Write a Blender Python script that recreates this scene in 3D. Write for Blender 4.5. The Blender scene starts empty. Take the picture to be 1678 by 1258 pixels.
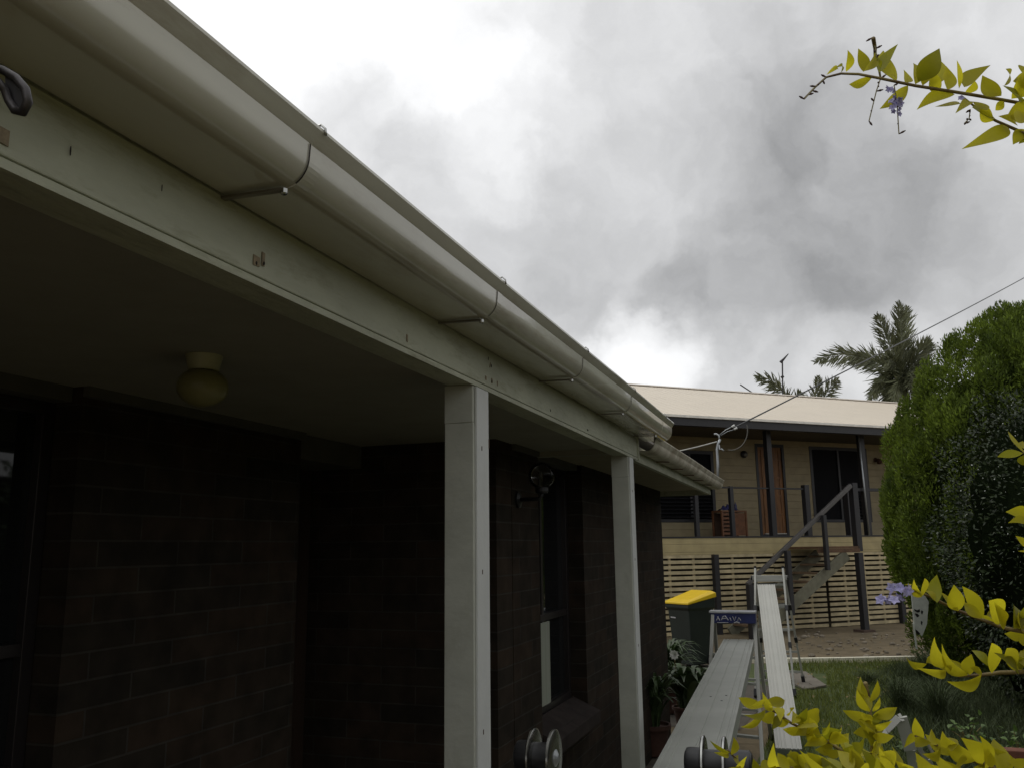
import bpy, math, random
import numpy as np
from mathutils import Vector, Matrix
random.seed(7); rng = np.random.default_rng(7)
S = bpy.context.scene
R = math.radians
V = Vector
# ------------------------------------------------------------------ camera
CAMH = 1.85
zc = V((-92, 7330, 1400)).normalized()
yc = V((504, -266, 1400)); yc = (yc - zc * yc.dot(zc)).normalized()
xc = zc.cross(yc)
CAMP = V((0, 0, CAMH))
def ray(px, py):
    v = V((px - 839, 629 - py, 1400.))
    return V((v.dot(xc), v.dot(yc), v.dot(zc))) / 1400.
def onx(px, py, X): r = ray(px, py); return CAMP + r * (X / r.x)
def onz(px, py, Z): r = ray(px, py); return CAMP + r * ((Z - CAMH) / r.z)
def ond(px, py, d): return CAMP + ray(px, py) * d
cd = bpy.data.cameras.new('camera'); cam = bpy.data.objects.new('camera', cd); S.collection.objects.link(cam)
right = V((xc.x, yc.x, zc.x)); up = V((xc.y, yc.y, zc.y)); fw = V((xc.z, yc.z, zc.z))
cam.matrix_world = Matrix(((right.x, up.x, -fw.x, 0), (right.y, up.y, -fw.y, 0), (right.z, up.z, -fw.z, CAMH), (0, 0, 0, 1)))
cd.sensor_width = 36; cd.lens = 36 * 1400 / 1678; cd.clip_start = .05; cd.clip_end = 2000
S.camera = cam
# ------------------------------------------------------------------ world
SUN_EL, SUN_AZ = R(58), R(-60)          # azimuth measured from +Y towards +X
W = bpy.data.worlds.new('World'); S.world = W; W.use_nodes = True
nt = W.node_tree; nt.nodes.clear(); L = nt.links.new
def N(t, **k):
    n = nt.nodes.new(t)
    for a, b in k.items(): setattr(n, a, b)
    return n
out = N('ShaderNodeOutputWorld'); bg = N('ShaderNodeBackground'); bg.inputs['Strength'].default_value = .1
sky = N('ShaderNodeTexSky', sky_type='NISHITA', sun_disc=False, sun_elevation=SUN_EL, sun_rotation=SUN_AZ)
tc = N('ShaderNodeTexCoord')
def noise(vec, sc, det, rough=.55, dist=0):
    n = N('ShaderNodeTexNoise'); n.inputs['Scale'].default_value = sc; n.inputs['Detail'].default_value = det
    n.inputs['Roughness'].default_value = rough; n.inputs['Distortion'].default_value = dist; L(vec, n.inputs['Vector']); return n
def math_(op, a, b, clamp=False):
    n = N('ShaderNodeMath', operation=op, use_clamp=clamp)
    for i, v in enumerate((a, b)):
        if isinstance(v, (int, float)): n.inputs[i].default_value = v
        else: L(v, n.inputs[i])
    return n.outputs[0]
def vm(op, a, b):
    n = N('ShaderNodeVectorMath', operation=op)
    for i, v in enumerate((a, b)):
        if isinstance(v, (tuple, Vector)): n.inputs[i].default_value = v
        else: L(v, n.inputs[i])
    return n
dirv = tc.outputs['Generated']
w1 = noise(dirv, 5, 6, .6)
wv = vm('SUBTRACT', w1.outputs['Color'], (.5, .5, .5)); sc = N('ShaderNodeVectorMath', operation='SCALE'); L(wv.outputs[0], sc.inputs[0]); sc.inputs['Scale'].default_value = .22
wd = vm('ADD', dirv, sc.outputs[0]); nd = N('ShaderNodeVectorMath', operation='NORMALIZE'); L(wd.outputs[0], nd.inputs[0]); wdir = nd.outputs[0]
lum = None
# clouds: brightness (added to a mid grey base) of soft masses of cloud in given directions
BLOBS = [((430, -60), 22, .46), ((640, 60), 9, .10), ((860, 190), 5, .14), ((790, 130), 4, .08), ((610, 190), 6, -.20), ((560, 110), 4, -.10), ((1060, 590), 4.5, .30), ((1010, 640), 4, .15), ((820, 310), 4, .12), ((1180, 590), 4.5, .10),
         ((1000, 40), 8, .07), ((760, 70), 4, -.12), ((1400, 300), 10, -.21), ((1050, 390), 6, -.05), ((1230, 470), 8, -.11), ((930, 470), 5, -.06), ((1540, 440), 8, -.05), ((1620, 40), 9, .07), ((1130, 130), 6, .06),
         ((1110, 500), 4, -.05), ((1420, 590), 5, .12), ((1300, 560), 4, .08), ((690, 300), 4, -.08), ((1000, 250), 5, .05), ((1250, 330), 4, .05)]
lum = .64
for (p, rad, amp) in BLOBS + [((-.25, -.25, 1), 52, .60)]:  # last entry: added brightening overhead, out of view, to light roofs and top faces
    d = ray(*p).normalized() if len(p) == 2 else V(p).normalized()
    dt = vm('DOT_PRODUCT', wdir, tuple(d)).outputs['Value']
    mr = N('ShaderNodeMapRange', interpolation_type='SMOOTHSTEP'); L(dt, mr.inputs['Value'])
    mr.inputs['From Min'].default_value = math.cos(R(rad)); mr.inputs['From Max'].default_value = 1
    mr.inputs['To Min'].default_value = 0; mr.inputs['To Max'].default_value = amp
    lum = math_('ADD', lum, mr.outputs[0])
n2 = noise(wdir, 8.5, 8, .56, .15); n3 = noise(dirv, 2.6, 4, .5)
lum = math_('ADD', lum, math_('MULTIPLY', math_('SUBTRACT', n2.outputs['Fac'], .5), .50))
lum = math_('ADD', lum, math_('MULTIPLY', math_('SUBTRACT', n3.outputs['Fac'], .5), .14))
lum = math_('MAXIMUM', lum, .2)
cmb = N('ShaderNodeVectorMath', operation='SCALE'); cmb.inputs[0].default_value = (9.78, 9.82, 9.90); L(lum, cmb.inputs['Scale'])
mx = N('ShaderNodeMix', data_type='RGBA'); mx.inputs['Factor'].default_value = .97
L(sky.outputs[0], mx.inputs['A']); L(cmb.outputs[0], mx.inputs['B']); L(mx.outputs['Result'], bg.inputs['Color']); L(bg.outputs[0], out.inputs[0])
sd = bpy.data.lights.new('sun', 'SUN'); sd.energy = .5; sd.angle = R(14); sd.color = (1, .95, .87)
so = bpy.data.objects.new('sun', sd); S.collection.objects.link(so)
sdir = V((math.sin(SUN_AZ) * math.cos(SUN_EL), math.cos(SUN_AZ) * math.cos(SUN_EL), math.sin(SUN_EL)))
so.rotation_euler = sdir.to_track_quat('Z', 'Y').to_euler()
S.view_settings.view_transform = 'Standard'; S.view_settings.look = 'None'; S.view_settings.exposure = 0; S.view_settings.gamma = 1
S.render.engine = 'CYCLES'; S.render.resolution_x = 1024; S.render.resolution_y = 767
# ------------------------------------------------------------------ materials
MC = {}
def mat(name, col, rough=.6, metal=0, var=.12, scale=6, bump=0, bscale=60, spec=.5, col2=None, stretch=(1, 1, 1), trans=0, thr=(.35, .65), coat=0, stain=None, isl=0):
    if name in MC: return MC[name]
    m = bpy.data.materials.new(name); m.use_nodes = True; n = m.node_tree; b = n.nodes['Principled BSDF']; l = n.links.new
    t = n.nodes.new('ShaderNodeTexCoord'); mp = n.nodes.new('ShaderNodeMapping'); mp.inputs['Scale'].default_value = stretch; l(t.outputs['Object'], mp.inputs[0])
    no = n.nodes.new('ShaderNodeTexNoise'); no.inputs['Scale'].default_value = scale; no.inputs['Detail'].default_value = 6; no.inputs['Roughness'].default_value = .65; l(mp.outputs[0], no.inputs['Vector'])
    cr = n.nodes.new('ShaderNodeValToRGB'); cr.color_ramp.elements[0].position = thr[0]; cr.color_ramp.elements[1].position = thr[1]
    c2 = col2 or tuple(min(1, c * (1 + var)) for c in col); c1 = tuple(c * (1 - var) for c in col) if not col2 else col
    cr.color_ramp.elements[0].color = (*c1, 1); cr.color_ramp.elements[1].color = (*c2, 1)
    l(no.outputs['Fac'], cr.inputs[0]); l(cr.outputs[0], b.inputs['Base Color'])
    if isl:
        gi = n.nodes.new('ShaderNodeNewGeometry'); mi = n.nodes.new('ShaderNodeMapRange'); mi.inputs['To Min'].default_value = 1 - isl; mi.inputs['To Max'].default_value = 1 + isl; l(gi.outputs['Random Per Island'], mi.inputs['Value'])
        hs = n.nodes.new('ShaderNodeHueSaturation'); l(mi.outputs[0], hs.inputs['Value']); l(cr.outputs[0], hs.inputs['Color'])
        mh = n.nodes.new('ShaderNodeMapRange'); mh.inputs['To Min'].default_value = .5 - isl * .05; mh.inputs['To Max'].default_value = .5 + isl * .05; l(no.outputs['Fac'], mh.inputs['Value']); l(mh.outputs[0], hs.inputs['Hue'])
        cr = hs; l(cr.outputs[0], b.inputs['Base Color'])
    if stain:
        sc_, ss_, st_, lo_, hi_ = stain; m2 = n.nodes.new('ShaderNodeMapping'); m2.inputs['Scale'].default_value = st_; l(t.outputs['Object'], m2.inputs[0])
        n3_ = n.nodes.new('ShaderNodeTexNoise'); n3_.inputs['Scale'].default_value = ss_; n3_.inputs['Detail'].default_value = 8; n3_.inputs['Roughness'].default_value = .7; l(m2.outputs[0], n3_.inputs['Vector'])
        m3 = n.nodes.new('ShaderNodeMapRange'); m3.inputs['From Min'].default_value = lo_; m3.inputs['From Max'].default_value = hi_; m3.inputs['To Max'].default_value = .75; l(n3_.outputs['Fac'], m3.inputs['Value'])
        m4 = n.nodes.new('ShaderNodeMix'); m4.data_type = 'RGBA'; l(m3.outputs[0], m4.inputs['Factor']); l(cr.outputs[0], m4.inputs['A']); m4.inputs['B'].default_value = (*sc_, 1); l(m4.outputs['Result'], b.inputs['Base Color'])
    b.inputs['Roughness'].default_value = rough; b.inputs['Metallic'].default_value = metal; b.inputs['Specular IOR Level'].default_value = spec; b.inputs['Coat Weight'].default_value = coat
    if bump:
        n2 = n.nodes.new('ShaderNodeTexNoise'); n2.inputs['Scale'].default_value = bscale; n2.inputs['Detail'].default_value = 5; l(mp.outputs[0], n2.inputs['Vector'])
        bu = n.nodes.new('ShaderNodeBump'); bu.inputs['Strength'].default_value = bump; bu.inputs['Distance'].default_value = .01; l(n2.outputs['Fac'], bu.inputs['Height']); l(bu.outputs[0], b.inputs['Normal'])
    if trans:
        tr = n.nodes.new('ShaderNodeBsdfTranslucent'); l(cr.outputs[0], tr.inputs[0]); ms = n.nodes.new('ShaderNodeMixShader'); ms.inputs[0].default_value = trans
        o = n.nodes['Material Output']; l(b.outputs[0], ms.inputs[1]); l(tr.outputs[0], ms.inputs[2]); l(ms.outputs[0], o.inputs[0])
    MC[name] = m; return m
def brick(name, axes, c1, c2, mortar, bw=.39, rh=.09, rough=.8):
    m = bpy.data.materials.new(name); m.use_nodes = True; n = m.node_tree; b = n.nodes['Principled BSDF']; l = n.links.new
    t = n.nodes.new('ShaderNodeTexCoord'); sp = n.nodes.new('ShaderNodeSeparateXYZ'); cb = n.nodes.new('ShaderNodeCombineXYZ'); l(t.outputs['Object'], sp.inputs[0])
    l(sp.outputs[axes[0]], cb.inputs[0]); l(sp.outputs[axes[1]], cb.inputs[1])
    k = n.nodes.new('ShaderNodeTexBrick'); k.inputs['Scale'].default_value = 1; k.inputs['Brick Width'].default_value = bw; k.inputs['Row Height'].default_value = rh
    k.inputs['Mortar Size'].default_value = .0045; k.inputs['Mortar Smooth'].default_value = .3; k.inputs['Bias'].default_value = -.1
    k.inputs['Color1'].default_value = (*c1, 1); k.inputs['Color2'].default_value = (*c2, 1); k.inputs['Mortar'].default_value = (*mortar, 1); l(cb.outputs[0], k.inputs['Vector'])
    no = n.nodes.new('ShaderNodeTexNoise'); no.inputs['Scale'].default_value = 9; no.inputs['Detail'].default_value = 7; l(t.outputs['Object'], no.inputs['Vector'])
    mx = n.nodes.new('ShaderNodeMix'); mx.data_type = 'RGBA'; mx.blend_type = 'MULTIPLY'; mx.inputs['Factor'].default_value = .7
    rp = n.nodes.new('ShaderNodeValToRGB'); rp.color_ramp.elements[0].position = .3; rp.color_ramp.elements[0].color = (.45, .45, .45, 1); rp.color_ramp.elements[1].position = .7; rp.color_ramp.elements[1].color = (1.2, 1.15, 1.1, 1)
    l(no.outputs['Fac'], rp.inputs[0]); l(k.outputs['Color'], mx.inputs['A']); l(rp.outputs[0], mx.inputs['B']); l(mx.outputs['Result'], b.inputs['Base Color'])
    bu = n.nodes.new('ShaderNodeBump'); bu.inputs['Strength'].default_value = .6; bu.inputs['Distance'].default_value = .006; bu.invert = True
    l(k.outputs['Fac'], bu.inputs['Height'])
    bu2 = n.nodes.new('ShaderNodeBump'); bu2.inputs['Strength'].default_value = .4; bu2.inputs['Distance'].default_value = .004; l(no.outputs['Fac'], bu2.inputs['Height']); l(bu.outputs[0], bu2.inputs['Normal']); l(bu2.outputs[0], b.inputs['Normal'])
    b.inputs['Roughness'].default_value = .95; b.inputs['Specular IOR Level'].default_value = .12; return m
def boards(name, col, pitch, axis=2, rough=.6, dark=.55):
    # horizontal weatherboard joints: a thin groove every `pitch` metres
    m = bpy.data.materials.new(name); m.use_nodes = True; n = m.node_tree; b = n.nodes['Principled BSDF']; l = n.links.new
    t = n.nodes.new('ShaderNodeTexCoord'); sp = n.nodes.new('ShaderNodeSeparateXYZ'); l(t.outputs['Object'], sp.inputs[0])
    mo = n.nodes.new('ShaderNodeMath'); mo.operation = 'PINGPONG'; mo.inputs[1].default_value = pitch / 2; l(sp.outputs[axis], mo.inputs[0])
    mr = n.nodes.new('ShaderNodeMapRange'); mr.inputs['From Min'].default_value = 0; mr.inputs['From Max'].default_value = .006; l(mo.outputs[0], mr.inputs['Value'])
    no = n.nodes.new('ShaderNodeTexNoise'); no.inputs['Scale'].default_value = 4; no.inputs['Detail'].default_value = 6; l(t.outputs['Object'], no.inputs['Vector'])
    cr = n.nodes.new('ShaderNodeValToRGB'); cr.color_ramp.elements[0].position = .35; cr.color_ramp.elements[1].position = .65
    cr.color_ramp.elements[0].color = (*[c * .88 for c in col], 1); cr.color_ramp.elements[1].color = (*[c * 1.08 for c in col], 1); l(no.outputs['Fac'], cr.inputs[0])
    mx = n.nodes.new('ShaderNodeMix'); mx.data_type = 'RGBA'; mx.inputs['A'].default_value = (*[c * dark for c in col], 1); l(mr.outputs[0], mx.inputs['Factor']); l(cr.outputs[0], mx.inputs['B']); l(mx.outputs['Result'], b.inputs['Base Color'])
    bu = n.nodes.new('ShaderNodeBump'); bu.inputs['Strength'].default_value = .7; bu.inputs['Distance'].default_value = .01; l(mr.outputs[0], bu.inputs['Height']); l(bu.outputs[0], b.inputs['Normal'])
    b.inputs['Roughness'].default_value = rough; return m
M_PAINT = mat('aged_white_paint', (.42, .43, .33), .7, var=.13, scale=5, bump=.5, bscale=45, stretch=(1, .35, 1), stain=((.20, .19, .11), 16, (1, .22, 1), .52, .74))
M_GUT = mat('cream_gutter_paint', (.47, .455, .37), .24, var=.09, scale=3, bump=.04, bscale=20, stretch=(1, .3, 1), coat=.6, stain=((.27, .22, .15), 5, (1.5, .35, 1.5), .5, .72))
M_GUT2 = mat('stained_gutter_paint', (.30, .25, .18), .6, col2=(.55, .52, .42), scale=7, thr=(.35, .6))
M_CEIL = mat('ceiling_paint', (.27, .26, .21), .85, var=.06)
M_TRIM = mat('dim_trim_paint', (.075, .072, .055), .85)
M_BX = brick('brick_facing_side', ('Y', 'Z'), (.027, .023, .018), (.044, .031, .022), (.048, .044, .037))
M_BY = brick('brick_facing_front', ('X', 'Z'), (.027, .023, .018), (.044, .031, .022), (.048, .044, .037))
M_SILL = brick('brick_sill', ('Y', 'X'), (.045, .037, .034), (.033, .027, .025), (.04, .036, .032), bw=.23, rh=.5)
M_GLASS = mat('dark_window_glass', (.012, .013, .014), .03, var=.05, spec=.45)
M_FRAME = mat('bronze_window_frame', (.035, .03, .03), .35, metal=.4, var=.05)
M_DOOR = mat('dark_stained_door', (.035, .022, .015), .45, var=.25, scale=3, stretch=(4, 4, .4))
M_ALU = mat('aluminium', (.40, .41, .37), .5, metal=.5, var=.08, scale=2.5, bump=.03, bscale=60)
M_ALUW = mat('worn_aluminium', (.42, .42, .38), .55, metal=.35, var=.05, scale=1.5, bump=.02, bscale=50)
M_CHROME = mat('polished_metal', (.42, .42, .40), .26, metal=1, var=.08, scale=12)
M_BLACK = mat('black_plastic', (.012, .012, .013), .4, var=.1)
M_DARK = mat('charcoal_paint', (.018, .018, .021), .45, var=.12)
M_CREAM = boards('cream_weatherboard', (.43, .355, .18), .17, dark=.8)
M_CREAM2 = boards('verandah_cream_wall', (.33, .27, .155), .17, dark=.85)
M_BATTEN = mat('cream_battens', (.50, .42, .25), .65, var=.25, scale=3.5, bump=.2, bscale=30)
M_ROOF = mat('cream_roof_sheet', (.70, .62, .50), .5, var=.03, scale=1.5)
M_GALV = mat('galvanised_steel', (.38, .40, .41), .4, metal=.7, var=.12)
M_LEAF = mat('golden_leaf', (.44, .42, .012), .5, col2=(.68, .60, .03), scale=9, trans=.66, thr=(.3, .7), isl=0.28)
M_LEAFG = mat('green_gold_leaf', (.25, .28, .010), .5, col2=(.42, .38, .015), scale=9, trans=.55, thr=(.3, .7), isl=0.38)
M_TWIG = mat('brown_twig', (.10, .06, .03), .7, col2=(.25, .2, .06), scale=40)
# ------------------------------------------------------------------ mesh builder
class MB:
    def __init__(s): s.v = []; s.f = []
    def add(s, vs, fs):
        o = len(s.v); s.v += [tuple(v) for v in vs]; s.f += [tuple(i + o for i in f) for f in fs]; return s
    def box(s, a, b):
        (x0, y0, z0), (x1, y1, z1) = a, b
        x0, x1 = sorted((x0, x1)); y0, y1 = sorted((y0, y1)); z0, z1 = sorted((z0, z1))
        return s.add([(x0, y0, z0), (x1, y0, z0), (x1, y1, z0), (x0, y1, z0), (x0, y0, z1), (x1, y0, z1), (x1, y1, z1), (x0, y1, z1)],
                     [(0, 3, 2, 1), (4, 5, 6, 7), (0, 1, 5, 4), (1, 2, 6, 5), (2, 3, 7, 6), (3, 0, 4, 7)])
    def bar(s, p, q, w, h, up=(0, 0, 1)):
        p, q, u = V(p), V(q), V(up); d = (q - p).normalized(); x = d.cross(u).normalized(); y = x.cross(d)
        c = [(-1, -1), (1, -1), (1, 1), (-1, 1)]
        return s.add([e + x * (a * w / 2) + y * (b * h / 2) for e in (p, q) for a, b in c], [(3, 2, 1, 0), (4, 5, 6, 7), (0, 1, 5, 4), (1, 2, 6, 5), (2, 3, 7, 6), (3, 0, 4, 7)])
    def tube(s, pts, r, n=8, cap=True):
        pts = [V(p) for p in pts]; rs = r if isinstance(r, (list, tuple)) else [r] * len(pts); vs = []; fs = []
        ref = V((0, 0, 1)) if abs((pts[-1] - pts[0]).normalized().z) < .9 else V((1, 0, 0)); x = None
        for i, p in enumerate(pts):
            d = (pts[min(i + 1, len(pts) - 1)] - pts[max(i - 1, 0)]).normalized()
            x = (d.cross(ref) if x is None else x - d * x.dot(d)).normalized(); y = d.cross(x)
            vs += [p + (x * math.cos(2 * math.pi * k / n) + y * math.sin(2 * math.pi * k / n)) * rs[i] for k in range(n)]
        for i in range(len(pts) - 1): fs += [(i * n + k, i * n + (k + 1) % n, (i + 1) * n + (k + 1) % n, (i + 1) * n + k) for k in range(n)]
        if cap: fs += [tuple(range(n - 1, -1, -1)), tuple(range((len(pts) - 1) * n, len(pts) * n))]
        return s.add(vs, fs)
    def lathe(s, c, prof, n=24, axis=(0, 0, 1)):
        # prof: (radius, height) pairs
        c, a = V(c), V(axis).normalized(); x = a.orthogonal().normalized(); y = a.cross(x); vs = []; fs = []
        for r, h in prof: vs += [c + a * h + (x * math.cos(2 * math.pi * k / n) + y * math.sin(2 * math.pi * k / n)) * max(r, 1e-4) for k in range(n)]
        for i in range(len(prof) - 1): fs += [(i * n + k, i * n + (k + 1) % n, (i + 1) * n + (k + 1) % n, (i + 1) * n + k) for k in range(n)]
        fs += [tuple(range(n - 1, -1, -1)), tuple(range((len(prof) - 1) * n, len(prof) * n))]
        return s.add(vs, fs)
    def prism(s, poly, d):
        # poly: 3D points, extruded by d
        n = len(poly); d = V(d); vs = [V(p) for p in poly] + [V(p) + d for p in poly]
        return s.add(vs, [tuple(range(n - 1, -1, -1)), tuple(range(n, 2 * n))] + [(k, (k + 1) % n, n + (k + 1) % n, n + k) for k in range(n)])
    def sphere(s, c, r, nu=12, nv=8, sc=(1, 1, 1)):
        c = V(c); vs = []; fs = []
        for j in range(nv + 1):
            t = math.pi * j / nv
            for i in range(nu): vs.append((c.x + r * sc[0] * math.sin(t) * math.cos(2 * math.pi * i / nu), c.y + r * sc[1] * math.sin(t) * math.sin(2 * math.pi * i / nu), c.z + r * sc[2] * math.cos(t)))
        for j in range(nv): fs += [(j * nu + i, (j + 1) * nu + i, (j + 1) * nu + (i + 1) % nu, j * nu + (i + 1) % nu) for i in range(nu)]
        return s.add(vs, fs)
    def leaf(s, base, tip, w, nrm, fold=.25, curl=.12, n=7, bend=0):
        b, t = V(base), V(tip); d = t - b; ln = d.length; d = d / ln; nr = V(nrm); nr = (nr - d * nr.dot(d)).normalized(); sd = d.cross(nr)
        vs = []; fs = []
        for i in range(n + 1):
            u = i / n; ww = w * .54 * (math.sin(math.pi * u ** .84) ** 1.05 if 0 < u < 1 else 0.0) + w * .012
            c = b + d * (u * ln) + nr * (curl * ln * (math.sin(math.pi * u))) + sd * (bend * ln * (math.sin(math.pi * u)))
            vs += [c - sd * ww + nr * (fold * ww), c, c + sd * ww + nr * (fold * ww)]
        for i in range(n): o = i * 3; fs += [(o, o + 3, o + 4, o + 1), (o + 1, o + 4, o + 5, o + 2)]
        return s.add(vs, fs)
    def build(s, name, m, parent=None, loc=None, smooth=False, bevel=0, auto=False):
        o0 = V(parent.get('base', (0, 0, 0))) if parent else V(loc or (0, 0, 0))
        me = bpy.data.meshes.new(name); me.from_pydata([(a - o0.x, b - o0.y, c - o0.z) for a, b, c in s.v], [], s.f); me.update()
        ob = bpy.data.objects.new(name, me); S.collection.objects.link(ob); me.materials.append(m)
        if smooth: me.polygons.foreach_set('use_smooth', [True] * len(me.polygons))
        if auto: me.set_sharp_from_angle(angle=R(35))
        if bevel:
            bm = ob.modifiers.new('bevel', 'BEVEL'); bm.width = bevel; bm.segments = 2; bm.limit_method = 'ANGLE'; bm.angle_limit = R(40)
        if parent: ob.parent = parent; BASE[ob.name] = o0; ob['base'] = tuple(o0)
        else: ob.location = o0; ob['base'] = tuple(o0)
        return ob
BASE = {}
def thing(name, loc, label, cat, group=None):
    o = bpy.data.objects.new(name, None); S.collection.objects.link(o); o.location = loc; o.empty_display_size = .1
    o['base'] = tuple(loc); o['label'] = label; o['category'] = cat
    if group: o['group'] = group
    return o
def tag(o, label, cat, group=None, kind=None):
    if label: o['label'] = label
    if cat: o['category'] = cat
    if group: o['group'] = group
    if kind: o['kind'] = kind
    return o
def quads(name, C, A, B, m, parent=None, loc=(0, 0, 0), shape='diamond'):
    """many small leaf faces: centre C, half-length vector A, half-width vector B (numpy n x 3)"""
    o0 = np.array(parent['base'] if parent else loc); n = len(C)
    v = np.empty((n, 4, 3)); v[:, 0] = C - A; v[:, 1] = C + B - A * .1; v[:, 2] = C + A; v[:, 3] = C - B - A * .1
    v = (v - o0).reshape(-1, 3); me = bpy.data.meshes.new(name); me.vertices.add(4 * n); me.vertices.foreach_set('co', v.ravel())
    me.loops.add(4 * n); me.loops.foreach_set('vertex_index', np.arange(4 * n, dtype=np.int32)); me.polygons.add(n)
    me.polygons.foreach_set('loop_start', np.arange(0, 4 * n, 4, dtype=np.int32)); me.update(calc_edges=True); me.validate()
    ob = bpy.data.objects.new(name, me); S.collection.objects.link(ob); me.materials.append(m)
    if parent: ob.parent = parent
    else: ob.location = o0
    return ob
def unit(a): return a / np.maximum(1e-9, np.linalg.norm(a, axis=-1, keepdims=True))
# ================================================================== GROUND
def sheet(name, poly, z, m, kind='structure'):
    o = MB().add([(x, y, z) for x, y in poly], [tuple(range(len(poly)))]).build(name, m); o['kind'] = kind; return o
M_DIRT = mat('bare_dirt', (.10, .078, .042), .95, col2=(.20, .155, .09), scale=2.2, bump=.8, bscale=14, thr=(.3, .7))
M_LAWN = mat('lawn_soil', (.05, .075, .018), .95, col2=(.08, .10, .03), scale=5, bump=.6, bscale=40)
M_PAVE = mat('grey_brown_paving', (.075, .064, .05), .85, var=.25, scale=3, bump=.3, bscale=30)
sheet('ground', [(-400, -400), (400, -400), (400, 400), (-400, 400)], 0, M_DIRT)
sheet('lawn', [(-.95, 3), (3.6, 3), (3.6, 16), (1.2, 15.35), (-.43, 14.72), (-1.6, 14.4), (-1.15, 12.6), (-.62, 12.3), (-.6, 9)], .004, M_LAWN)
sheet('porch_slab', [(-2.9, -4), (-.95, -4), (-.95, 9.0), (-2.9, 9.0)], .006, M_PAVE)
sheet('path', [(-3.2, 9.4), (-.9, 9.4), (-.62, 12.3), (-1.15, 12.6), (-1.6, 14.3), (-3.2, 14.0)], .005, M_PAVE)
# lawn grass blades
n = 42000
gx = rng.uniform(-.6, 3.2, n); gy = rng.uniform(6.5, 15.6, n); k = (gy < 14.75 + (gx + .43) * .38) & ~((gx < -.05) & (gy > 12.0) & (gy < 13.6) & (gx > -.55))
gx, gy = gx[k], gy[k]; n = len(gx); hgt = rng.uniform(.015, .05, n)
A = np.stack([rng.normal(0, .012, n), rng.normal(0, .012, n), hgt / 1.0], 1); B = np.stack([rng.uniform(-1, 1, n), rng.uniform(-1, 1, n), np.zeros(n)], 1); B = unit(B) * .004
M_GRASS = mat('grass_blades', (.10, .14, .022), .9, col2=(.20, .22, .045), scale=2.5, trans=.25, thr=(.3, .7), isl=0.4)
tag(quads('grass', np.stack([gx, gy, hgt * .9], 1), A, B, M_GRASS), 'short green lawn grass below the stairs beyond the planks', 'grass', kind='stuff')
# white edging strip between lawn and dirt
e = MB(); pts = [(-2.6, 14.42), (-1.97, 14.54), (-.44, 14.84), (.2, 15.07), (.75, 15.30), (1.3, 15.52)]
for a, b in zip(pts, pts[1:]): e.bar((*a, .035), (*b, .035), .10, .075)
tag(e.build('garden_edging', mat('pale_edging', (.80, .77, .62), .7, var=.12, scale=9), loc=(-2.6, 14.42, 0)), 'thin pale edging strip between the lawn and the bare dirt', 'edging')
# pebbles and clods on the dirt bank
st = MB()
for i in range(150):
    x = random.uniform(-.6, 2.2); y = random.uniform(15.6, 20); r = random.choice((.012, .02, .03, .045)) * random.uniform(.6, 1.2); st.sphere((x, y, r * .4), r, 6, 4, (1.2, 1, .7))
tag(st.build('gravel', mat('pale_stone_bits', (.12, .10, .07), .9, col2=(.3, .26, .2), scale=3), smooth=False), 'loose stones and clods scattered over the bare dirt', 'gravel', kind='stuff')
# flat pad under the ladder foot
p = MB().add([(-.60, 13.62, 0), (-.33, 13.66, 0), (-.05, 12.42, 0), (-.32, 12.02, 0), (-.60, 12.9, 0)], [(0, 1, 2, 3, 4)])
pd = MB().prism([(-.60, 13.62, .012), (-.33, 13.66, .012), (-.05, 12.42, .012), (-.32, 12.02, .012), (-.60, 12.9, .012)], (0, 0, .022))
tag(pd.build('board', mat('grey_board', (.17, .15, .12), .8, var=.15, scale=5), loc=(-.4, 13, .0)), 'flat grey-brown board lying on the lawn under the ladder foot', 'board')
# ================================================================== OUR HOUSE
H = thing('brick_house', (-1.0, 2.5, 0), 'dark brick house with deep porch, cream beam and gutter along the left', 'house')
ZC = 2.40; XA = -2.30; XW = -1.53; YE = 9.0
# walls
w = MB().box((XA - .23, 2.19, 0), (XA, 3.50, ZC)); w.build('wall', M_BX, H)
MB().box((XA - .42, 3.30, 0), (XA - .231, 3.499, ZC + .05)).build('wall', M_BY, H)
w = MB().box((XA - .23, -4, 0), (XA, 2.185, 1.12)); w.build('wall', M_BX, H)
MB().box((XW - 1.12, 4.10, 0), (XW - .002, 4.33, ZC)).build('wall', M_BY, H)
YW0, YW1 = 4.80, 5.80; ZS = .86
w = MB().box((XW - .23, 4.333, 0), (XW, YW0, ZC)).box((XW - .23, YW0, 0), (XW, YW1, ZS - .06)).box((XW - .23, YW1, 0), (XW, YE, ZC + .1)); w.build('wall', M_BX, H)
MB().box((-7, YE - .23, 0), (XW - .232, YE, 2.5)).build('wall', M_BY, H)
MB().box((-7.2, -4, 0), (-7, YE, 2.5)).box((-7, -4.2, 0), (XA - .01, -4.0, 2.5)).box((XA - .3, -4.2, 2.2), (XA - .24, 3.5, 2.4)).build('wall', M_BX, H)
MB().box((-7, -4, .01), (XW - .235, YE - .24, .03)).build('floor', M_PAVE, H)
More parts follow.
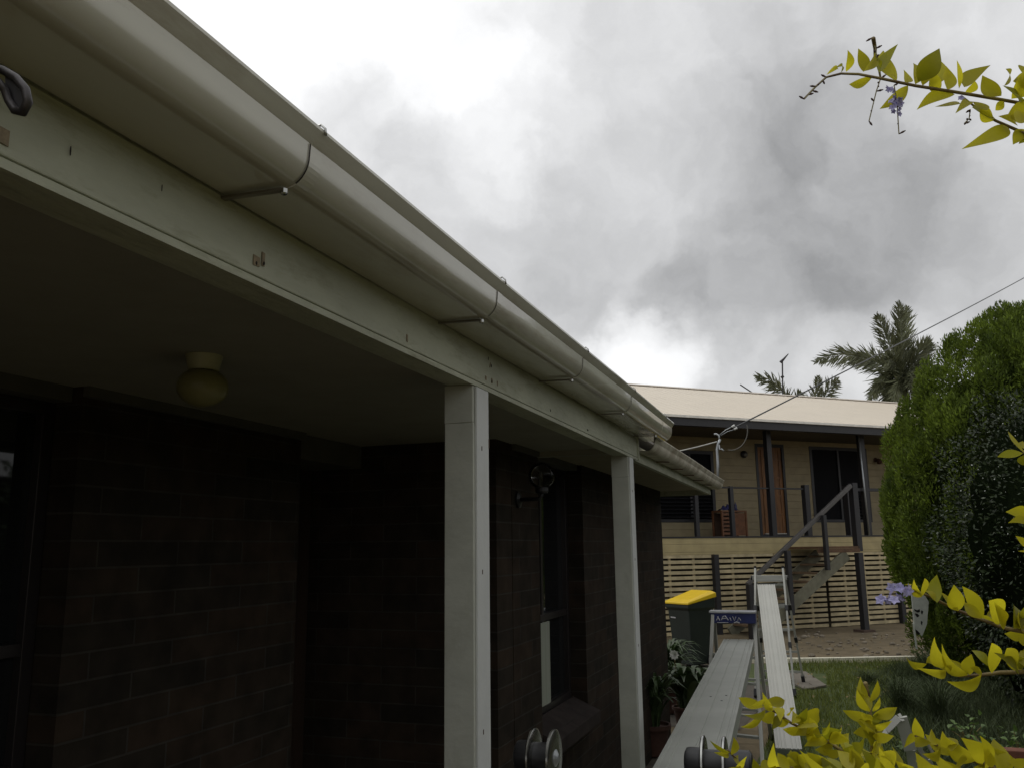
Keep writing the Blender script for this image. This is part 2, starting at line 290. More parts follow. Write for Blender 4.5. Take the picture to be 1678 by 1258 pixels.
# front door in the recess
d = MB().box((XA - .36, 3.50, .1), (XA - .32, 4.098, 2.28)).build('door', M_DOOR, H)
MB().box((XA - .36, 3.502, 2.282), (XA - .318, 4.098, 2.399)).build('wall', M_TRIM, H)
k = MB()
for z0, z1 in ((.25, .95), (1.1, 1.6), (1.72, 2.15)): k.box((XA - .322, 3.60, z0), (XA - .31, 4.0, z1))
k.build('door_panel', M_DOOR, d, bevel=.004)
MB().sphere((XA - .285, 3.57, 1.05), .028, 12, 8).build('door_handle', M_CHROME, d, smooth=True)
MB().box((XA - .315, 3.503, 2.28), (XA - .01, 4.097, 2.398)).box((XA - .30, 3.503, .0), (XA - .27, 3.53, 2.28)).build('lintel', M_TRIM, H)
# ceiling, battens, bulkhead
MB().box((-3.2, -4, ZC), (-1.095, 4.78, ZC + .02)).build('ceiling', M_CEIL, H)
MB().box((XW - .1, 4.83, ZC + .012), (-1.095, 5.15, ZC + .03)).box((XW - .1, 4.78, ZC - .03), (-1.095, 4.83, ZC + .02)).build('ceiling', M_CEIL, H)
MB().box((XA + .001, 2.19, ZC - .035), (XA + .028, 3.50, ZC)).box((XA - .23, -4, ZC - .05), (XA - .04, 2.185, ZC)).box((XW, 4.34, ZC - .03), (XW + .022, 4.77, ZC)).build('cornice', M_TRIM, H)
M_UNUSED = None
# big window left: frame, glass, sill
def window(y0, y1, z0, z1, x, stiles, rails, reveal_lab=None):
    f = MB()
    f.box((x - .04, y0, z0), (x + .02, y0 + .045, z1)).box((x - .04, y1 - .045, z0), (x + .02, y1, z1)).box((x - .04, y0 + .045, z0), (x + .02, y1 - .045, z0 + .045)).box((x - .04, y0 + .045, z1 - .045), (x + .02, y1 - .045, z1))
    for s in stiles: f.box((x - .03, s - .02, z0 + .045), (x + .012, s + .02, z1 - .045))
    for r_ in rails: f.box((x - .028, y0 + .045, r_ - .02), (x + .016, y1 - .045, r_ + .02))
    fo = f.build('window', M_FRAME, H, bevel=.002)
    MB().box((x - .02, y0 + .02, z0 + .02), (x - .012, y1 - .02, z1 - .02)).build('glass', M_GLASS, fo)
    return fo
window(-1.2, 2.185, 1.16, 2.35, XA - .13, (.2, 1.3), (1.55,))
MB().box((XW - .20, YW0 + .002, 2.372), (XW - .03, YW1 - .002, ZC + .04)).build('lintel', M_TRIM, H)
wf = window(YW0 + .002, YW1 - .002, ZS, 2.37, XW - .13, (5.22,), (1.42,))
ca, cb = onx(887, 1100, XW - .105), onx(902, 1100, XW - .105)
MB().box((XW - .110, ca.y, ZS + .05), (XW - .105, cb.y, 1.395)).build('pale_panel', mat('pale_panel_tone', (.30, .32, .26), .7, var=.08, scale=4, stretch=(1, 6, .5)), wf)  # narrow pale panel just in front of the lower glass
# sloping brick sills
def sill(y0, y1, x, z):
    s_ = MB()
    s_.prism([(x - .10, y0, z + .01), (x + .085, y0, z - .07), (x + .085, y0, z - .15), (x + .002, y0, z - .15), (x + .002, y0, z - .06), (x - .10, y0, z - .06)], (0, y1 - y0, 0)); return s_
sill(YW0 + .003, YW1 + .0, XW, ZS).build('window_sill', M_SILL, H, bevel=.004)
sill(-1.2, 2.183, XA, 1.18).build('window_sill', M_SILL, H, bevel=.004)
# beam with lower trim strip
XB = -1.0
bm_ = MB().box((XB - .09, -4, 2.377), (XB, 5.14, 2.50)).box((XB - .0895, -4, 2.362), (XB - .005, 5.139, 2.3765))
BEAM = bm_.build('beam', M_PAINT, H, bevel=.003)
MB().box((XB - .0048, -4, 2.358), (XB + .003, 5.145, 2.3725)).build('trim_strip', M_PAINT, BEAM)
MB().box((XB + .0002, 5.118, 2.36), (XB + .010, 5.1405, 2.50)).build('cover_strip', M_PAINT, BEAM)
# flaked paint patches and old nail holes on the beam: bare timber showing
bare = []; holes = []
def patch(px, py, w, h, into=bare, x=XB + .0012):
    c = onx(px, py, x); k = c.y * 0; pts_ = []
    for i in range(9):
        a = 2 * math.pi * i / 9; rr = random.uniform(.7, 1.15); pts_.append((x, c.y + math.cos(a) * w * rr, c.z + math.sin(a) * h * rr))
    into.append(MB().prism(pts_, (.0012, 0, 0)))
def rect(px, py, w, h, sk=0):
    c = onx(px, py, XB + .0012); bare.append(MB().prism([(XB + .0012, c.y - w / 2, c.z - h / 2 + random.uniform(-.002, .002)), (XB + .0012, c.y + w / 2, c.z - h / 2 + random.uniform(-.002, .002)), (XB + .0012, c.y + w / 2 + sk, c.z + h / 2), (XB + .0012, c.y - w / 2 + sk, c.z + h / 2 + .001)], (.0010 + random.random() * .0006, 0, 0)))
for a in ((-2, 220, .030, .022), (420, 428, .020, .019), (431, 425, .010, .026), (667, 555, .008, .020), (796, 620, .012, .014), (806, 624, .012, .014), (815, 628, .008, .014), (802, 598, .004, .018, .01)): rect(*a)
for a in ((115, 248, .001, .009), (420, 432, .003, .004), (432, 432, .003, .004), (805, 600, .004, .006), (800, 588, .002, .006), (806, 625, .004, .005), (902, 672, .004, .006), (963, 704, .012, .004), (265, 308, .0008, .006)): patch(*a, into=holes, x=XB + .0022)
for b_ in bare: b_.build('bare_patch', mat('bare_timber', (.24, .19, .12), .8, var=.3, scale=60), BEAM)
for b_ in holes: b_.build('nail_hole', mat('dark_hole', (.02, .014, .01), .9), BEAM)
# posts
M_POST = mat('post_paint', (.44, .45, .39), .65, var=.09, scale=4, bump=.15, bscale=30, stretch=(1, 1, 1.6), stain=((.33, .33, .27), 12, (1, 1, .4), .55, .78))
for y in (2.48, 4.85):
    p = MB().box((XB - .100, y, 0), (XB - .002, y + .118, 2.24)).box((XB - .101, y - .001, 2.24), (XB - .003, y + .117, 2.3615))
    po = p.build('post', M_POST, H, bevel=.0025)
    MB().box((XB - .0018, y + .012, 0), (XB + .006, y + .116, 2.3555)).build('cover_board', mat('cover_board_lit_tone', (.56, .57, .55), .6, var=.06, scale=3, bump=.1), po, bevel=.002)  # paler than the post: light from the right is put into the board's colour
    for y_, z_, h_ in ((.05, 2.155, .014), (.05, 1.77, .014), (.05, 1.3, .014), (.1125, 2.17, .03)): MB().box((XB + .0062, y + y_, z_), (XB + .0075, y + y_ + .004, z_ + h_)).build('paint_chip', mat('chipped_wood', (.09, .06, .04), .8), po)
# gutter: quad profile shell
def gutter(parent, xb, xf, zb, zt, y0, y1, m, name='gutter'):
    r_ = .05; prof = [(xb, zb + .012), (xb, zb), (xf - r_, zb - .004)]
    for i in range(1, 11):
        a = math.pi / 2 * i / 10; prof.append((xf - r_ + math.sin(a) * r_, zb - .004 + r_ * 1.1 * (1 - math.cos(a))))
    prof += [(xf + .0015, zt - .037), (xf + .004, zt - .034), (xf + .010, zt - .023), (xf + .0175, zt - .010), (xf + .0165, zt - .003), (xf + .008, zt), (xf - .003, zt - .004), (xf - .004, zt - .012)]
    inner = [(x - .003, z + .003) for x, z in prof[2:13]][::-1] + [(xb + .003, zb + .003)]
    poly = prof + inner; n_ = len(poly); vs = []; ys = np.linspace(y0, y1, 40)
    for y in ys: vs += [(x, y, z + .0015 * math.sin(y * 2.1)) for x, z in poly]
    fs = []
    for i in range(len(ys) - 1): fs += [(i * n_ + k_, i * n_ + (k_ + 1) % n_, (i + 1) * n_ + (k_ + 1) % n_, (i + 1) * n_ + k_) for k_ in range(n_)]
    g = MB().add(vs, fs)
    cap = [(x, z) for x, z in prof[1:17]] + [(xb, zt - .02)]
    g.prism([(x, y1, z) for x, z in cap], (0, .004, 0))
    return g.build(name, m, parent, smooth=True, auto=True), prof
GUT, prof = gutter(H, XB + .002, -.822, 2.501, 2.612, -4, 5.36, M_GUT)
for i, yb in enumerate((.25, 1.235, 2.21, 3.17, 4.10, 5.02)):
    b = MB().bar((XB + .001, yb, 2.4935), (-.868, yb, 2.490), .012, .005).build('bracket', mat('bracket_steel', (.2, .18, .14), .5, metal=.5, var=.3), GUT)
    MB().lathe((-.866, yb, 2.479), [(.0, 0), (.0055, .001), (.0065, .004), (.0065, .012)], 10).build('bolt', M_CHROME, GUT, smooth=False)
    # overlapping joint band following the outside of the gutter
    band = MB(); pr = [(x, z) for x, z in prof[2:15]]
    for (w_, off, mm, nm) in ((.036, .0016, M_GUT, 'joint_band'),):
        vs = []; fs = []
        for (x, z), (x2, z2) in zip(pr, pr[1:] + [pr[-1]]): 
            vs += [(x + off, yb + .010, z - off), (x + off, yb + .010 + w_, z - off), (x - .002, yb + .010, z + .002), (x - .002, yb + .010 + w_, z + .002)]
        m_ = len(pr)
        for j in range(m_ - 1):
            a = j * 4; fs += [(a, a + 4, a + 5, a + 1), (a, a + 2, a + 6, a + 4), (a + 1, a + 5, a + 7, a + 3)]
        band.add(vs, fs).build(nm, mm, GUT, smooth=False)
    if i in (1, 2, 3, 4):
        sv = [(x + .0012, z - .0012) for x, z in prof[5:14]]; s2 = MB()
        s2.add([(x + .0008, yb + .006 + j * .0, z) for j in (0,) for x, z in sv] + [(x + .0008, yb + .0096, z) for x, z in sv], [(j, j + 1, len(sv) + j + 1, len(sv) + j) for j in range(len(sv) - 1)])
        s2.build('joint_gap', mat('dark_hole', (.02, .014, .01)), GUT)
    # small clip over the lip
    MB().tube([(-.83, yb + .03, 2.606), (-.826, yb + .03, 2.618), (-.812, yb + .03, 2.621), (-.803, yb + .03, 2.612), (-.801, yb + .03, 2.598)], .0025, 6).build('clip', M_CHROME, GUT, smooth=True)
# roof above
M_ROOFB = mat('dark_roof_sheet', (.16, .15, .14), .6, var=.1)
rf = MB().prism([(-.86, -4, 2.60), (-.86, -4, 2.585), (-7.3, -4, 4.0), (-7.3, -4, 4.02)], (0, 9.1, 0)).prism([(-1.0, 5.1, 2.53), (-1.0, 5.1, 2.515), (-7.3, 5.1, 3.9), (-7.3, 5.1, 3.915)], (0, 4.1, 0)).build('roof', M_ROOFB, H)
MB().box((XB - .08, -4, 2.502), (XB - .01, 5.1, 2.60)).build('fascia', M_PAINT, rf)
# lower eave beyond the porch: fascia, soffit, second gutter
MB().box((XB - .055, 5.1455, 2.362), (XB - .022, 9.05, 2.46)).build('fascia', M_PAINT, rf)
MB().box((XW - .02, 5.1455, 2.41), (XB - .056, 9.05, 2.42)).build('soffit', mat('tan_soffit', (.26, .225, .15), .8), rf)
MB().box((XW - .02, 9.05, 2.36), (XB - .02, 9.075, 2.46)).build('barge_board', M_PAINT, rf)
G2, prof2 = gutter(H, XB - .020, -.905, 2.425, 2.515, 5.2, 9.2, M_GUT2)
for i in range(5):
    yb = 5.9 + i * .62; MB().bar((XB - .02, yb, 2.419), (-.93, yb, 2.414), .014, .006).build('bracket', mat('rusty_bracket', (.10, .055, .03), .8, var=.4), G2)
# service mast and its hardware
MA = thing('service_mast', (-.985, 9.15, 2.4), 'bent galvanised service mast rising from the far end of the lower gutter', 'mast')
mt_ = onx(1178, 722, -.985); y9 = 9.32
P = lambda px, py: (lambda r: CAMP + r * (y9 / r.y))(ray(px, py))
MB().tube([P(1176, 800), P(1176.5, 760), P(1175, 735), P(1177, 726), P(1180, 719)], .014, 10).build('pole', M_GALV, MA, smooth=True)
MB().tube([P(1170, 711), P(1174, 710.5), P(1178, 713), P(1179, 721)], .010, 8).build('hook', M_GALV, MA, smooth=True)
MB().tube([P(1178, 728), P(1179, 736), P(1182, 735), P(1186, 738)], .009, 8).build('hook', M_GALV, MA, smooth=True)
for a, b in (((1179, 712), (1199, 699)), ((1181, 713), (1203, 703))):
    MB().tube([P(*a), P((a[0] + b[0]) / 2, (a[1] + b[1]) / 2 - 1.5), P(*b)], .005, 6).build('strap', M_GALV, MA, smooth=True)
    MB().tube([P(*b), P(b[0] + 5, b[1] - 3)], .011, 8).build('insulator', mat('white_ceramic', (.7, .7, .66), .3), MA, smooth=True)
lp = [P(1200 + 27 * math.cos(t) - 2, 705 + 32 * math.sin(t)) for t in np.linspace(-.3, 1.75, 14)]
tag(MB().tube(lp, .006, 6).build('cable', mat('grey_cable', (.10, .095, .08), .6), loc=tuple(lp[0])), 'slack grey cable loop hanging from the bent service mast', 'cable')
wend = V((22, 33, 11.5))
a0 = P(1205, 699); wr = ray(1690, 449) * 26 + CAMP
tag(MB().tube([a0.lerp(wr, t) - V((0, 0, .03 * 4 * t * (1 - t))) for t in np.linspace(0, 1, 24)], [.008 + .006 * t for t in np.linspace(0, 1, 24)], 6).build('power_line', M_BLACK, loc=tuple(a0)), 'black overhead service line running up to the right across the sky', 'power line')
b0 = P(1175, 723); b1 = P(1110, 739)
tag(MB().tube([b0, b0.lerp(b1, .5) - V((0, 0, .004)), b1], .0065, 6).build('stay_wire', mat('pale_wire', (.5, .5, .46), .5), loc=tuple(b0)), 'pale stay wire from the service mast down towards the lower gutter', 'wire')
# ------------------------------------------------ lamps on the porch
GLOBE = mat('clear_globe', (.05, .05, .045), .04, spec=.8); _n = GLOBE.node_tree; _t = _n.nodes.new('ShaderNodeBsdfTransparent'); _m = _n.nodes.new('ShaderNodeMixShader'); _f = _n.nodes.new('ShaderNodeFresnel'); _f.inputs[0].default_value = 1.25
_n.links.new(_f.outputs[0], _m.inputs[0]); _n.links.new(_t.outputs[0], _m.inputs[1]); _g = _n.nodes.new('ShaderNodeBsdfGlossy'); _g.inputs['Roughness'].default_value = .05; _n.links.new(_g.outputs[0], _m.inputs[2]); _n.links.new(_m.outputs[0], _n.nodes['Material Output'].inputs[0])
c = onz(335, 583, 2.4); LT = thing('ceiling_lamp', (c.x, c.y, 2.4), 'round cream glass lamp on a flared base under the porch ceiling', 'lamp')
MB().lathe((c.x, c.y, 2.4), [(.052, -.001), (.05, -.01), (.043, -.038), (.041, -.045)], 32).build('base', mat('lamp_base', (.34, .33, .20), .5), LT, smooth=True, auto=True)
MB().lathe((c.x, c.y, 2.4), [(.040, -.046), (.055, -.056), (.066, -.07), (.071, -.086), (.069, -.105), (.058, -.125), (.036, -.14), (.012, -.147)], 32).build('globe', mat('cream_glass', (.22, .205, .09), .3, spec=.35), LT, smooth=True)
c = onx(848, 818, XW); WL = thing('wall_lamp', tuple(c), 'small clear globe lamp on a black arm fixed to the brick wall', 'lamp')
MB().lathe(c, [(.045, .001), (.045, .012), (.02, .02)], 20, (1, 0, 0)).build('wall_plate', M_BLACK, WL)
MB().tube([c + V((.01, 0, 0)), c + V((.12, 0, 0)), c + V((.135, 0, .012)), c + V((.14, 0, .04))], .011, 8).build('arm', M_BLACK, WL, smooth=True)
MB().lathe(c + V((.14, 0, .03)), [(.03, 0), (.035, .01), (.035, .03), (.025, .035)], 16).build('holder', M_BLACK, WL)
gl = MB().sphere(c + V((.14, 0, .125)), .072, 24, 16).build('globe', GLOBE, WL, smooth=True)
# curled dark hook near the camera, at the far left
hk = thing('curled_hook', tuple(ond(5, 150, .8)), 'dark curled metal hook sticking in from the far left under the gutter', 'hook')
c0 = [(-30, 96), (-12, 110), (6, 116), (26, 128), (42, 147), (46, 168), (37, 184), (24, 181), (14, 165), (7, 146), (-3, 134), (-20, 128)]
MB().tube([ond(x, y, .8 + .004 * math.sin(i)) for i, (x, y) in enumerate(c0)], [.0035, .004, .0042, .0042, .0042, .0045, .0045, .0042, .004, .004, .004, .004], 10).build('loop', mat('dark_steel', (.06, .055, .055), .4, metal=.5, var=.4, scale=60), hk, smooth=True)
cup = [(8, 122), (22, 130), (35, 148), (38, 167), (33, 178), (24, 174), (16, 160), (9, 143)]
MB().prism([ond(x, y, .806) for x, y in cup], ray(839, 629) * .003).build('web', mat('black_rubber', (.03, .028, .03), .5), hk)
# ================================================================== NEIGHBOUR HOUSE  (s along the facade, t towards the viewer)
P0 = V((-.981, 20.121, 0)); th = R(48); FD = V((math.sin(th), math.cos(th), 0)); FN = V((math.cos(th), -math.sin(th), 0))
NH = bpy.data.objects.new('highset_house', None); S.collection.objects.link(NH); NH.location = P0; NH.rotation_euler = (0, 0, math.pi / 2 - th)
NH['base'] = (0, 0, 0); tag(NH, 'cream weatherboard house on stilts with a pale roof and dark verandah posts', 'house')
# local coordinates: x = s, y = -t, z up
def nb(mb, s0, s1, t0, t1, z0, z1): return mb.box((s0, -t0, z0), (s1, -t1, z1))
def NB(s0, s1, t0, t1, z0, z1): return nb(MB(), s0, s1, t0, t1, z0, z1)
def nbuild(mb, name, m, parent=NH, **k):
    return mb.build(name, m, parent, **k)
ZF = 2.03; TW = -1.5
# roof: one skillion facing the viewer, hip to the right, and the far side
rz0, rz1 = 4.50, 6.06
SL, SR = -9, 9.6
rfm = MB()
rfm.add([(SL, -.55, rz0), (SR + 1.4, -.55, rz0), (8.6, 4.0, rz1), (SL, 4.0, rz1), (SL, -.55, rz0 + .035), (SR + 1.4, -.55, rz0 + .035), (8.6, 4.0, rz1 + .035), (SL, 4.0, rz1 + .035)],
        [(0, 3, 2, 1), (4, 5, 6, 7), (0, 1, 5, 4), (1, 2, 6, 5), (2, 3, 7, 6), (3, 0, 4, 7)])
rfm.add([(SL, 4.0, rz1 + .03), (8.6, 4.0, rz1 + .03), (SR + 1.4, 8.5, rz0), (SL, 8.5, rz0), (SR + 1.4, -.55, rz0 + .03)], [(0, 1, 2, 3), (1, 4, 2)])
NR = nbuild(rfm, 'roof', M_ROOF)
sm = MB()
x = SL
while x < 10.8:
    t_ = min(1, (10.95 - x) / 2.4) if x > 8.6 else 1
    sm.prism([(x - .012, -.552, rz0 + .036), (x + .012, -.552, rz0 + .036), (x + .006, -.552, rz0 + .040), (x - .006, -.552, rz0 + .040)], V((0, 4.55, 1.56)) * t_); x += .25
nbuild(sm, 'roof_rib', M_ROOF, NR)
nbuild(MB().prism([(SL, 3.88, rz1 + .02), (SL, 4.0, rz1 + .075), (SL, 4.12, rz1 + .02)], (8.6 - SL, 0, 0)), 'ridge_cap', mat('ridge_metal', (.55, .49, .41), .5), NR)
nbuild(NB(SL, SR + 1.3, .552, .60, rz0 - .005, rz0 + .045), 'eave_trim', mat('bright_eave_trim', (.80, .77, .70), .4), NR)
nbuild(NB(SL, SR + 1.3, .40, .55, rz0 - .17, rz0 - .008), 'fascia', M_DARK, NR)
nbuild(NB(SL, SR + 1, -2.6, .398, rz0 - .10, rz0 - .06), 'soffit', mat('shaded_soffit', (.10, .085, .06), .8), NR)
vt = MB().tube([(6.35, .55, 4.9), (6.35, .55, 5.16)], .035, 10).tube([(6.32, .52, 5.15), (6.46, .40, 5.12)], .05, 8)
nbuild(vt, 'flashing', mat('flashing_grey', (.40, .38, .34), .5, metal=.4), NR)
# main wall behind the verandah with openings
wall = MB()
def ws(s0, s1, z0, z1): nb(wall, s0, s1, TW, TW - .12, z0, z1)
ops = [(-3.6, -.42, 2.42, 4.02), (.88, 1.76, 2.03, 4.30), (2.62, 4.42, 2.42, 4.24)]
edges = SL
for (a, b, z0, z1) in ops:
    ws(edges, a, ZF, 4.42); ws(a, b, ZF, z0) if z0 > ZF + .01 else None; ws(a, b, z1, 4.42); edges = b
ws(edges, SR, ZF, 4.42)
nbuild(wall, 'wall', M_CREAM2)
nbuild(NB(SL, SR, -2.0, -6.5, ZF - .2, ZF + .0), 'floor', M_DARK)
nbuild(NB(SL, SR, -6.4, -6.5, ZF, 4.42), 'wall', M_DARK)
nbuild(NB(-3.75, -3.6, TW - .125, -6.4, ZF, 4.4), 'wall', M_DARK)
def nwindow(s0, s1, z0, z1, mull=(), louv=None, name='window'):
    f = MB(); t0, t1 = TW + .012, TW - .06
    nb(f, s0 - .05, s0 + .03, t0, t1, z0 - .04, z1 + .05); nb(f, s1 - .03, s1 + .05, t0, t1, z0 - .04, z1 + .05); nb(f, s0 + .03, s1 - .03, t0, t1, z0 - .04, z0 + .03); nb(f, s0 + .03, s1 - .03, t0, t1, z1 - .03, z1 + .05)
    for m_ in mull: nb(f, m_ - .03, m_ + .03, t0 - .004, t1, z0 + .03, z1 - .03)
    fo = nbuild(f, name, M_DARK)
    nbuild(NB(s0 + .01, s1 - .01, TW - .03, TW - .04, z0, z1), 'screen', mat('black_fly_screen', (.010, .010, .012), .8, spec=.12), fo)
    if louv:
        lv = MB()
        for a, b in louv:
            z = z0 + .06
            while z < ZF + 1.02: lv.bar((a, -(TW + .03), z), (b, -(TW + .03), z), .07, .008, (0, .5, .85)); z += .085
        nbuild(lv, 'louvre', M_DARK, fo)
    return fo
nwindow(-3.6, -.42, 2.42, 4.02, (-2.0, -1.05), [(-3.5, -2.05), (-1.95, -.48)])
nwindow(2.62, 4.42, 2.42, 4.24, (3.5,), [(3.7, 4.38)])
df = MB(); nb(df, .88, .95, TW + .014, TW - .05, ZF, 4.30); nb(df, 1.69, 1.76, TW + .014, TW - .05, ZF, 4.30); nb(df, .95, 1.69, TW + .014, TW - .05, 4.22, 4.30); nb(df, .95, 1.69, TW + .014, TW - .05, ZF, ZF + .06)
DF = nbuild(df, 'door', M_DARK)
M_ODOOR = mat('orange_timber', (.13, .055, .018), .5, col2=(.30, .13, .035), scale=3, stretch=(5, 5, .8))
nbuild(NB(.95, 1.69, TW - .02, TW - .04, ZF + .06, 4.22), 'door_leaf', M_ODOOR, DF)
dr = MB()
for z in (2.55, 3.0, 3.45, 3.9): nb(dr, 1.06, 1.63, TW - .006, TW - .02, z, z + .05)
nb(dr, 1.06, 1.10, TW - .006, TW - .02, 2.12, 4.15); nb(dr, 1.59, 1.63, TW - .006, TW - .02, 2.12, 4.15); nbuild(dr, 'door_rail', M_ODOOR, DF)
nbuild(NB(1.02, 1.67, TW + .02, TW - .01, ZF + .065, ZF + .085), 'door_sill', mat('pale_sill', (.6, .58, .5), .5), DF)
# verandah deck, fascia boards
nbuild(NB(SL, SR, .0, TW, ZF - .03, ZF - .002), 'deck', M_DARK)
nbuild(NB(SL, SR, .012, -.03, ZF - .028, ZF + .004), 'deck_edge', M_DARK)
nbuild(NB(SL, SR, 0, -.035, 1.655, ZF - .030), 'deck_fascia', M_CREAM)
def npost(s, z0, z1, w=.10, t=-.0, name='post', m=M_DARK, par=NH): return nbuild(NB(s - w / 2, s + w / 2, t + w / 2 + .014, t - w / 2 + .014, z0, z1), name, m, par, bevel=.004)
for s in (.09, 2.86, -4.6, 6.3): npost(s, ZF + .005, rz0 - .1, .13 if s > -1 else .11, -.07, 'verandah_post')
for s, w_ in ((-1.93, .09), (-1.0, .09), (1.08, .13), (2.33, .16), (-3.0, .09), (4.2, .09), (5.3, .09)): npost(s, ZF + .005, 3.12 + (.06 if w_ > .1 else 0), w_, -.07, 'rail_post')
nbuild(MB().tube([(2.78, -.05, ZF), (2.72, -.05, rz0 - .1)], .022, 8), 'downpipe', M_GALV, smooth=True)
hr = MB(); hr.box((-4.55, .02, 3.075), (1.0, .10, 3.105)).box((2.42, .0, 3.06), (6.2, .10, 3.13)); nbuild(hr, 'handrail', M_DARK)
# lattice of battens between the stumps
lt = MB(); z = .02; k = 0
while z < 1.63:
    for a, b in ((-8.8, -4.05), (-3.98, -1.62), (-1.55, .0), (.02, 1.42), (1.5, 3.52), (3.66, 6.1), (6.2, 9.4)):
        dz = random.uniform(-.006, .006); dz2 = random.uniform(-.006, .006); q = .004 * random.random()
        lt.add([(a, .004 + q, z + dz), (b, .004 + q, z + dz2), (b, .024 + q, z + dz2), (a, .024 + q, z + dz), (a, .004 + q, z + dz + .069), (b, .004 + q, z + dz2 + .069), (b, .024 + q, z + dz2 + .069), (a, .024 + q, z + dz + .069)],
               [(0, 3, 2, 1), (4, 5, 6, 7), (0, 1, 5, 4), (1, 2, 6, 5), (2, 3, 7, 6), (3, 0, 4, 7)])
    z += .112
LAT = nbuild(lt, 'lattice', M_BATTEN)
lu = MB()
for s in (-3.4, -2.7, -2.1, -1.1, -.5, .45, 1.0, 2.0, 2.6, 3.1, 4.3, 5.2): lu.box((s, .032, 0), (s + .05, .06, 1.65))
nbuild(lu, 'upright', M_BATTEN, LAT)
for s in (-1.58, 3.59, -4.0, 6.15): npost(s, 0, 1.65, .12, .03, 'stump')
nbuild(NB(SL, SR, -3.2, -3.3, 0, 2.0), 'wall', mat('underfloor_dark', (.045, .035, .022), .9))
nbuild(NB(-3.3, -1.4, -1.6, -1.9, .2, .5).box((-2.8, 1.1, .5), (-1.9, 1.5, .95)), 'stored_timber', mat('stored_brown', (.10, .05, .03), .8))
# stairs going down to the left in front of the lattice
ST = nbuild(NB(.35, 1.50, 1.02, .03, 1.745, 1.79).box((.35, -1.03, 1.66), (1.50, -1.0, 1.743)), 'stairs', mat('brown_decking', (.13, .07, .035), .7, var=.3, scale=6))
s0, z0_, s1_, z1_ = 1.15, 1.62, -1.35, .02
gm = mat('grey_green_stringer', (.17, .165, .115), .7, var=.2)
for t in (1.0, .12): nbuild(MB().bar((s0, -t, z0_), (s1_, -t, z1_), .045, .24), 'stringer', gm, ST)
for i in range(9):
    f = (i + .6) / 9.3; s_ = s0 + (s1_ - s0) * f; z_ = z0_ + (z1_ - z0_) * f + .06
    nbuild(NB(s_ - .13, s_ + .13, .97, .15, z_ - .02, z_ + .02), 'tread', mat('stair_tread', (.15, .10, .06), .75, var=.3, scale=6), ST)
nbuild(MB().bar((1.42, -1.0, 3.10), (-1.52, -1.0, 1.05), .085, .085), 'handrail', mat('slate_handrail', (.085, .08, .076), .4), ST, bevel=.01)
for s, a, b, w_ in ((.50, 1.30, 2.45, .085), (-.54, .42, 1.72, .10), (-1.55, -.05, 1.06, .12), (1.36, 0, 1.65, .13)): nbuild(NB(s - w_ / 2, s + w_ / 2, 1.06 + w_, 1.06, a, b), 'stair_post', M_DARK, ST, bevel=.004)
nbuild(NB(1.46, 1.60, 1.02, .88, 1.68, 3.16), 'newel_post', M_DARK, ST, bevel=.004)
nbuild(NB(1.20, 1.52, 1.25, .95, -.01, .05), 'footing', mat('footing', (.09, .06, .045), .9), ST)
# timber cabinet on the verandah with blue cloth on top
CB = bpy.data.objects.new('slatted_cabinet', None); S.collection.objects.link(CB); CB.location = P0; CB.rotation_euler = NH.rotation_euler; CB['base'] = (0, 0, 0)
tag(CB, 'low reddish slatted timber cabinet standing on the verandah beside the railing', 'cabinet')
M_CAB = mat('red_brown_timber', (.17, .07, .03), .55, var=.3, scale=8)
cbm = MB(); nb(cbm, -.86, -.16, -.62, -1.0, ZF + .55, ZF + .59)
for a in (-.86, -.53, -.20): nb(cbm, a, a + .04, -.62, -.66, ZF, ZF + .55); nb(cbm, a, a + .04, -.96, -1.0, ZF, ZF + .55)
CBO = nbuild(cbm, 'frame', M_CAB, CB)
cs = MB()
for k in range(6): nb(cs, -.815, -.535, -.635, -.655, ZF + .05 + k * .085, ZF + .10 + k * .085)
nbuild(cs, 'slat', M_CAB, CB); nbuild(NB(-.485, -.205, -.635, -.655, ZF + .03, ZF + .53), 'door', M_CAB, CB); nbuild(NB(-.83, -.19, -.94, -.955, ZF + .02, ZF + .54), 'back_panel', mat('cabinet_back', (.05, .025, .012), .7), CB)
def N2W(s, t, z): return P0 + FD * s + FN * t + V((0, 0, z))
cl = MB(); base = N2W(-.55, -.8, ZF + .594); vs = []; fs = []
for i in range(13):
    for j in range(7):
        q = FD * ((i / 12 - .5) * .42) + FN * ((j / 6 - .5) * .26); r_ = max(0, 1 - ((i / 6 - 1) ** 2 + (j / 3 - 1) ** 2) * .7); vs.append(base + q + V((0, 0, r_ * .10 * (1 + .5 * math.sin(i * 1.9 + j)) + .006)))
for i in range(12): fs += [(i * 7 + j, i * 7 + j + 7, i * 7 + j + 8, i * 7 + j + 1) for j in range(6)]
tag(cl.add(vs, fs).build('cloth', mat('blue_cloth', (.04, .04, .14), .9, var=.3), loc=tuple(base), smooth=True), 'crumpled blue cloth heaped on the slatted cabinet on the verandah', 'cloth')
bt = N2W(-.33, -.8, ZF + .592)
tag(MB().lathe(bt, [(.035, 0), (.038, .02), (.036, .12), (.015, .16), (.013, .19)], 14).build('bottle', mat('blue_bottle', (.03, .03, .10), .3), loc=tuple(bt), smooth=True), 'small dark blue bottle standing beside the blue cloth on the cabinet', 'bottle')
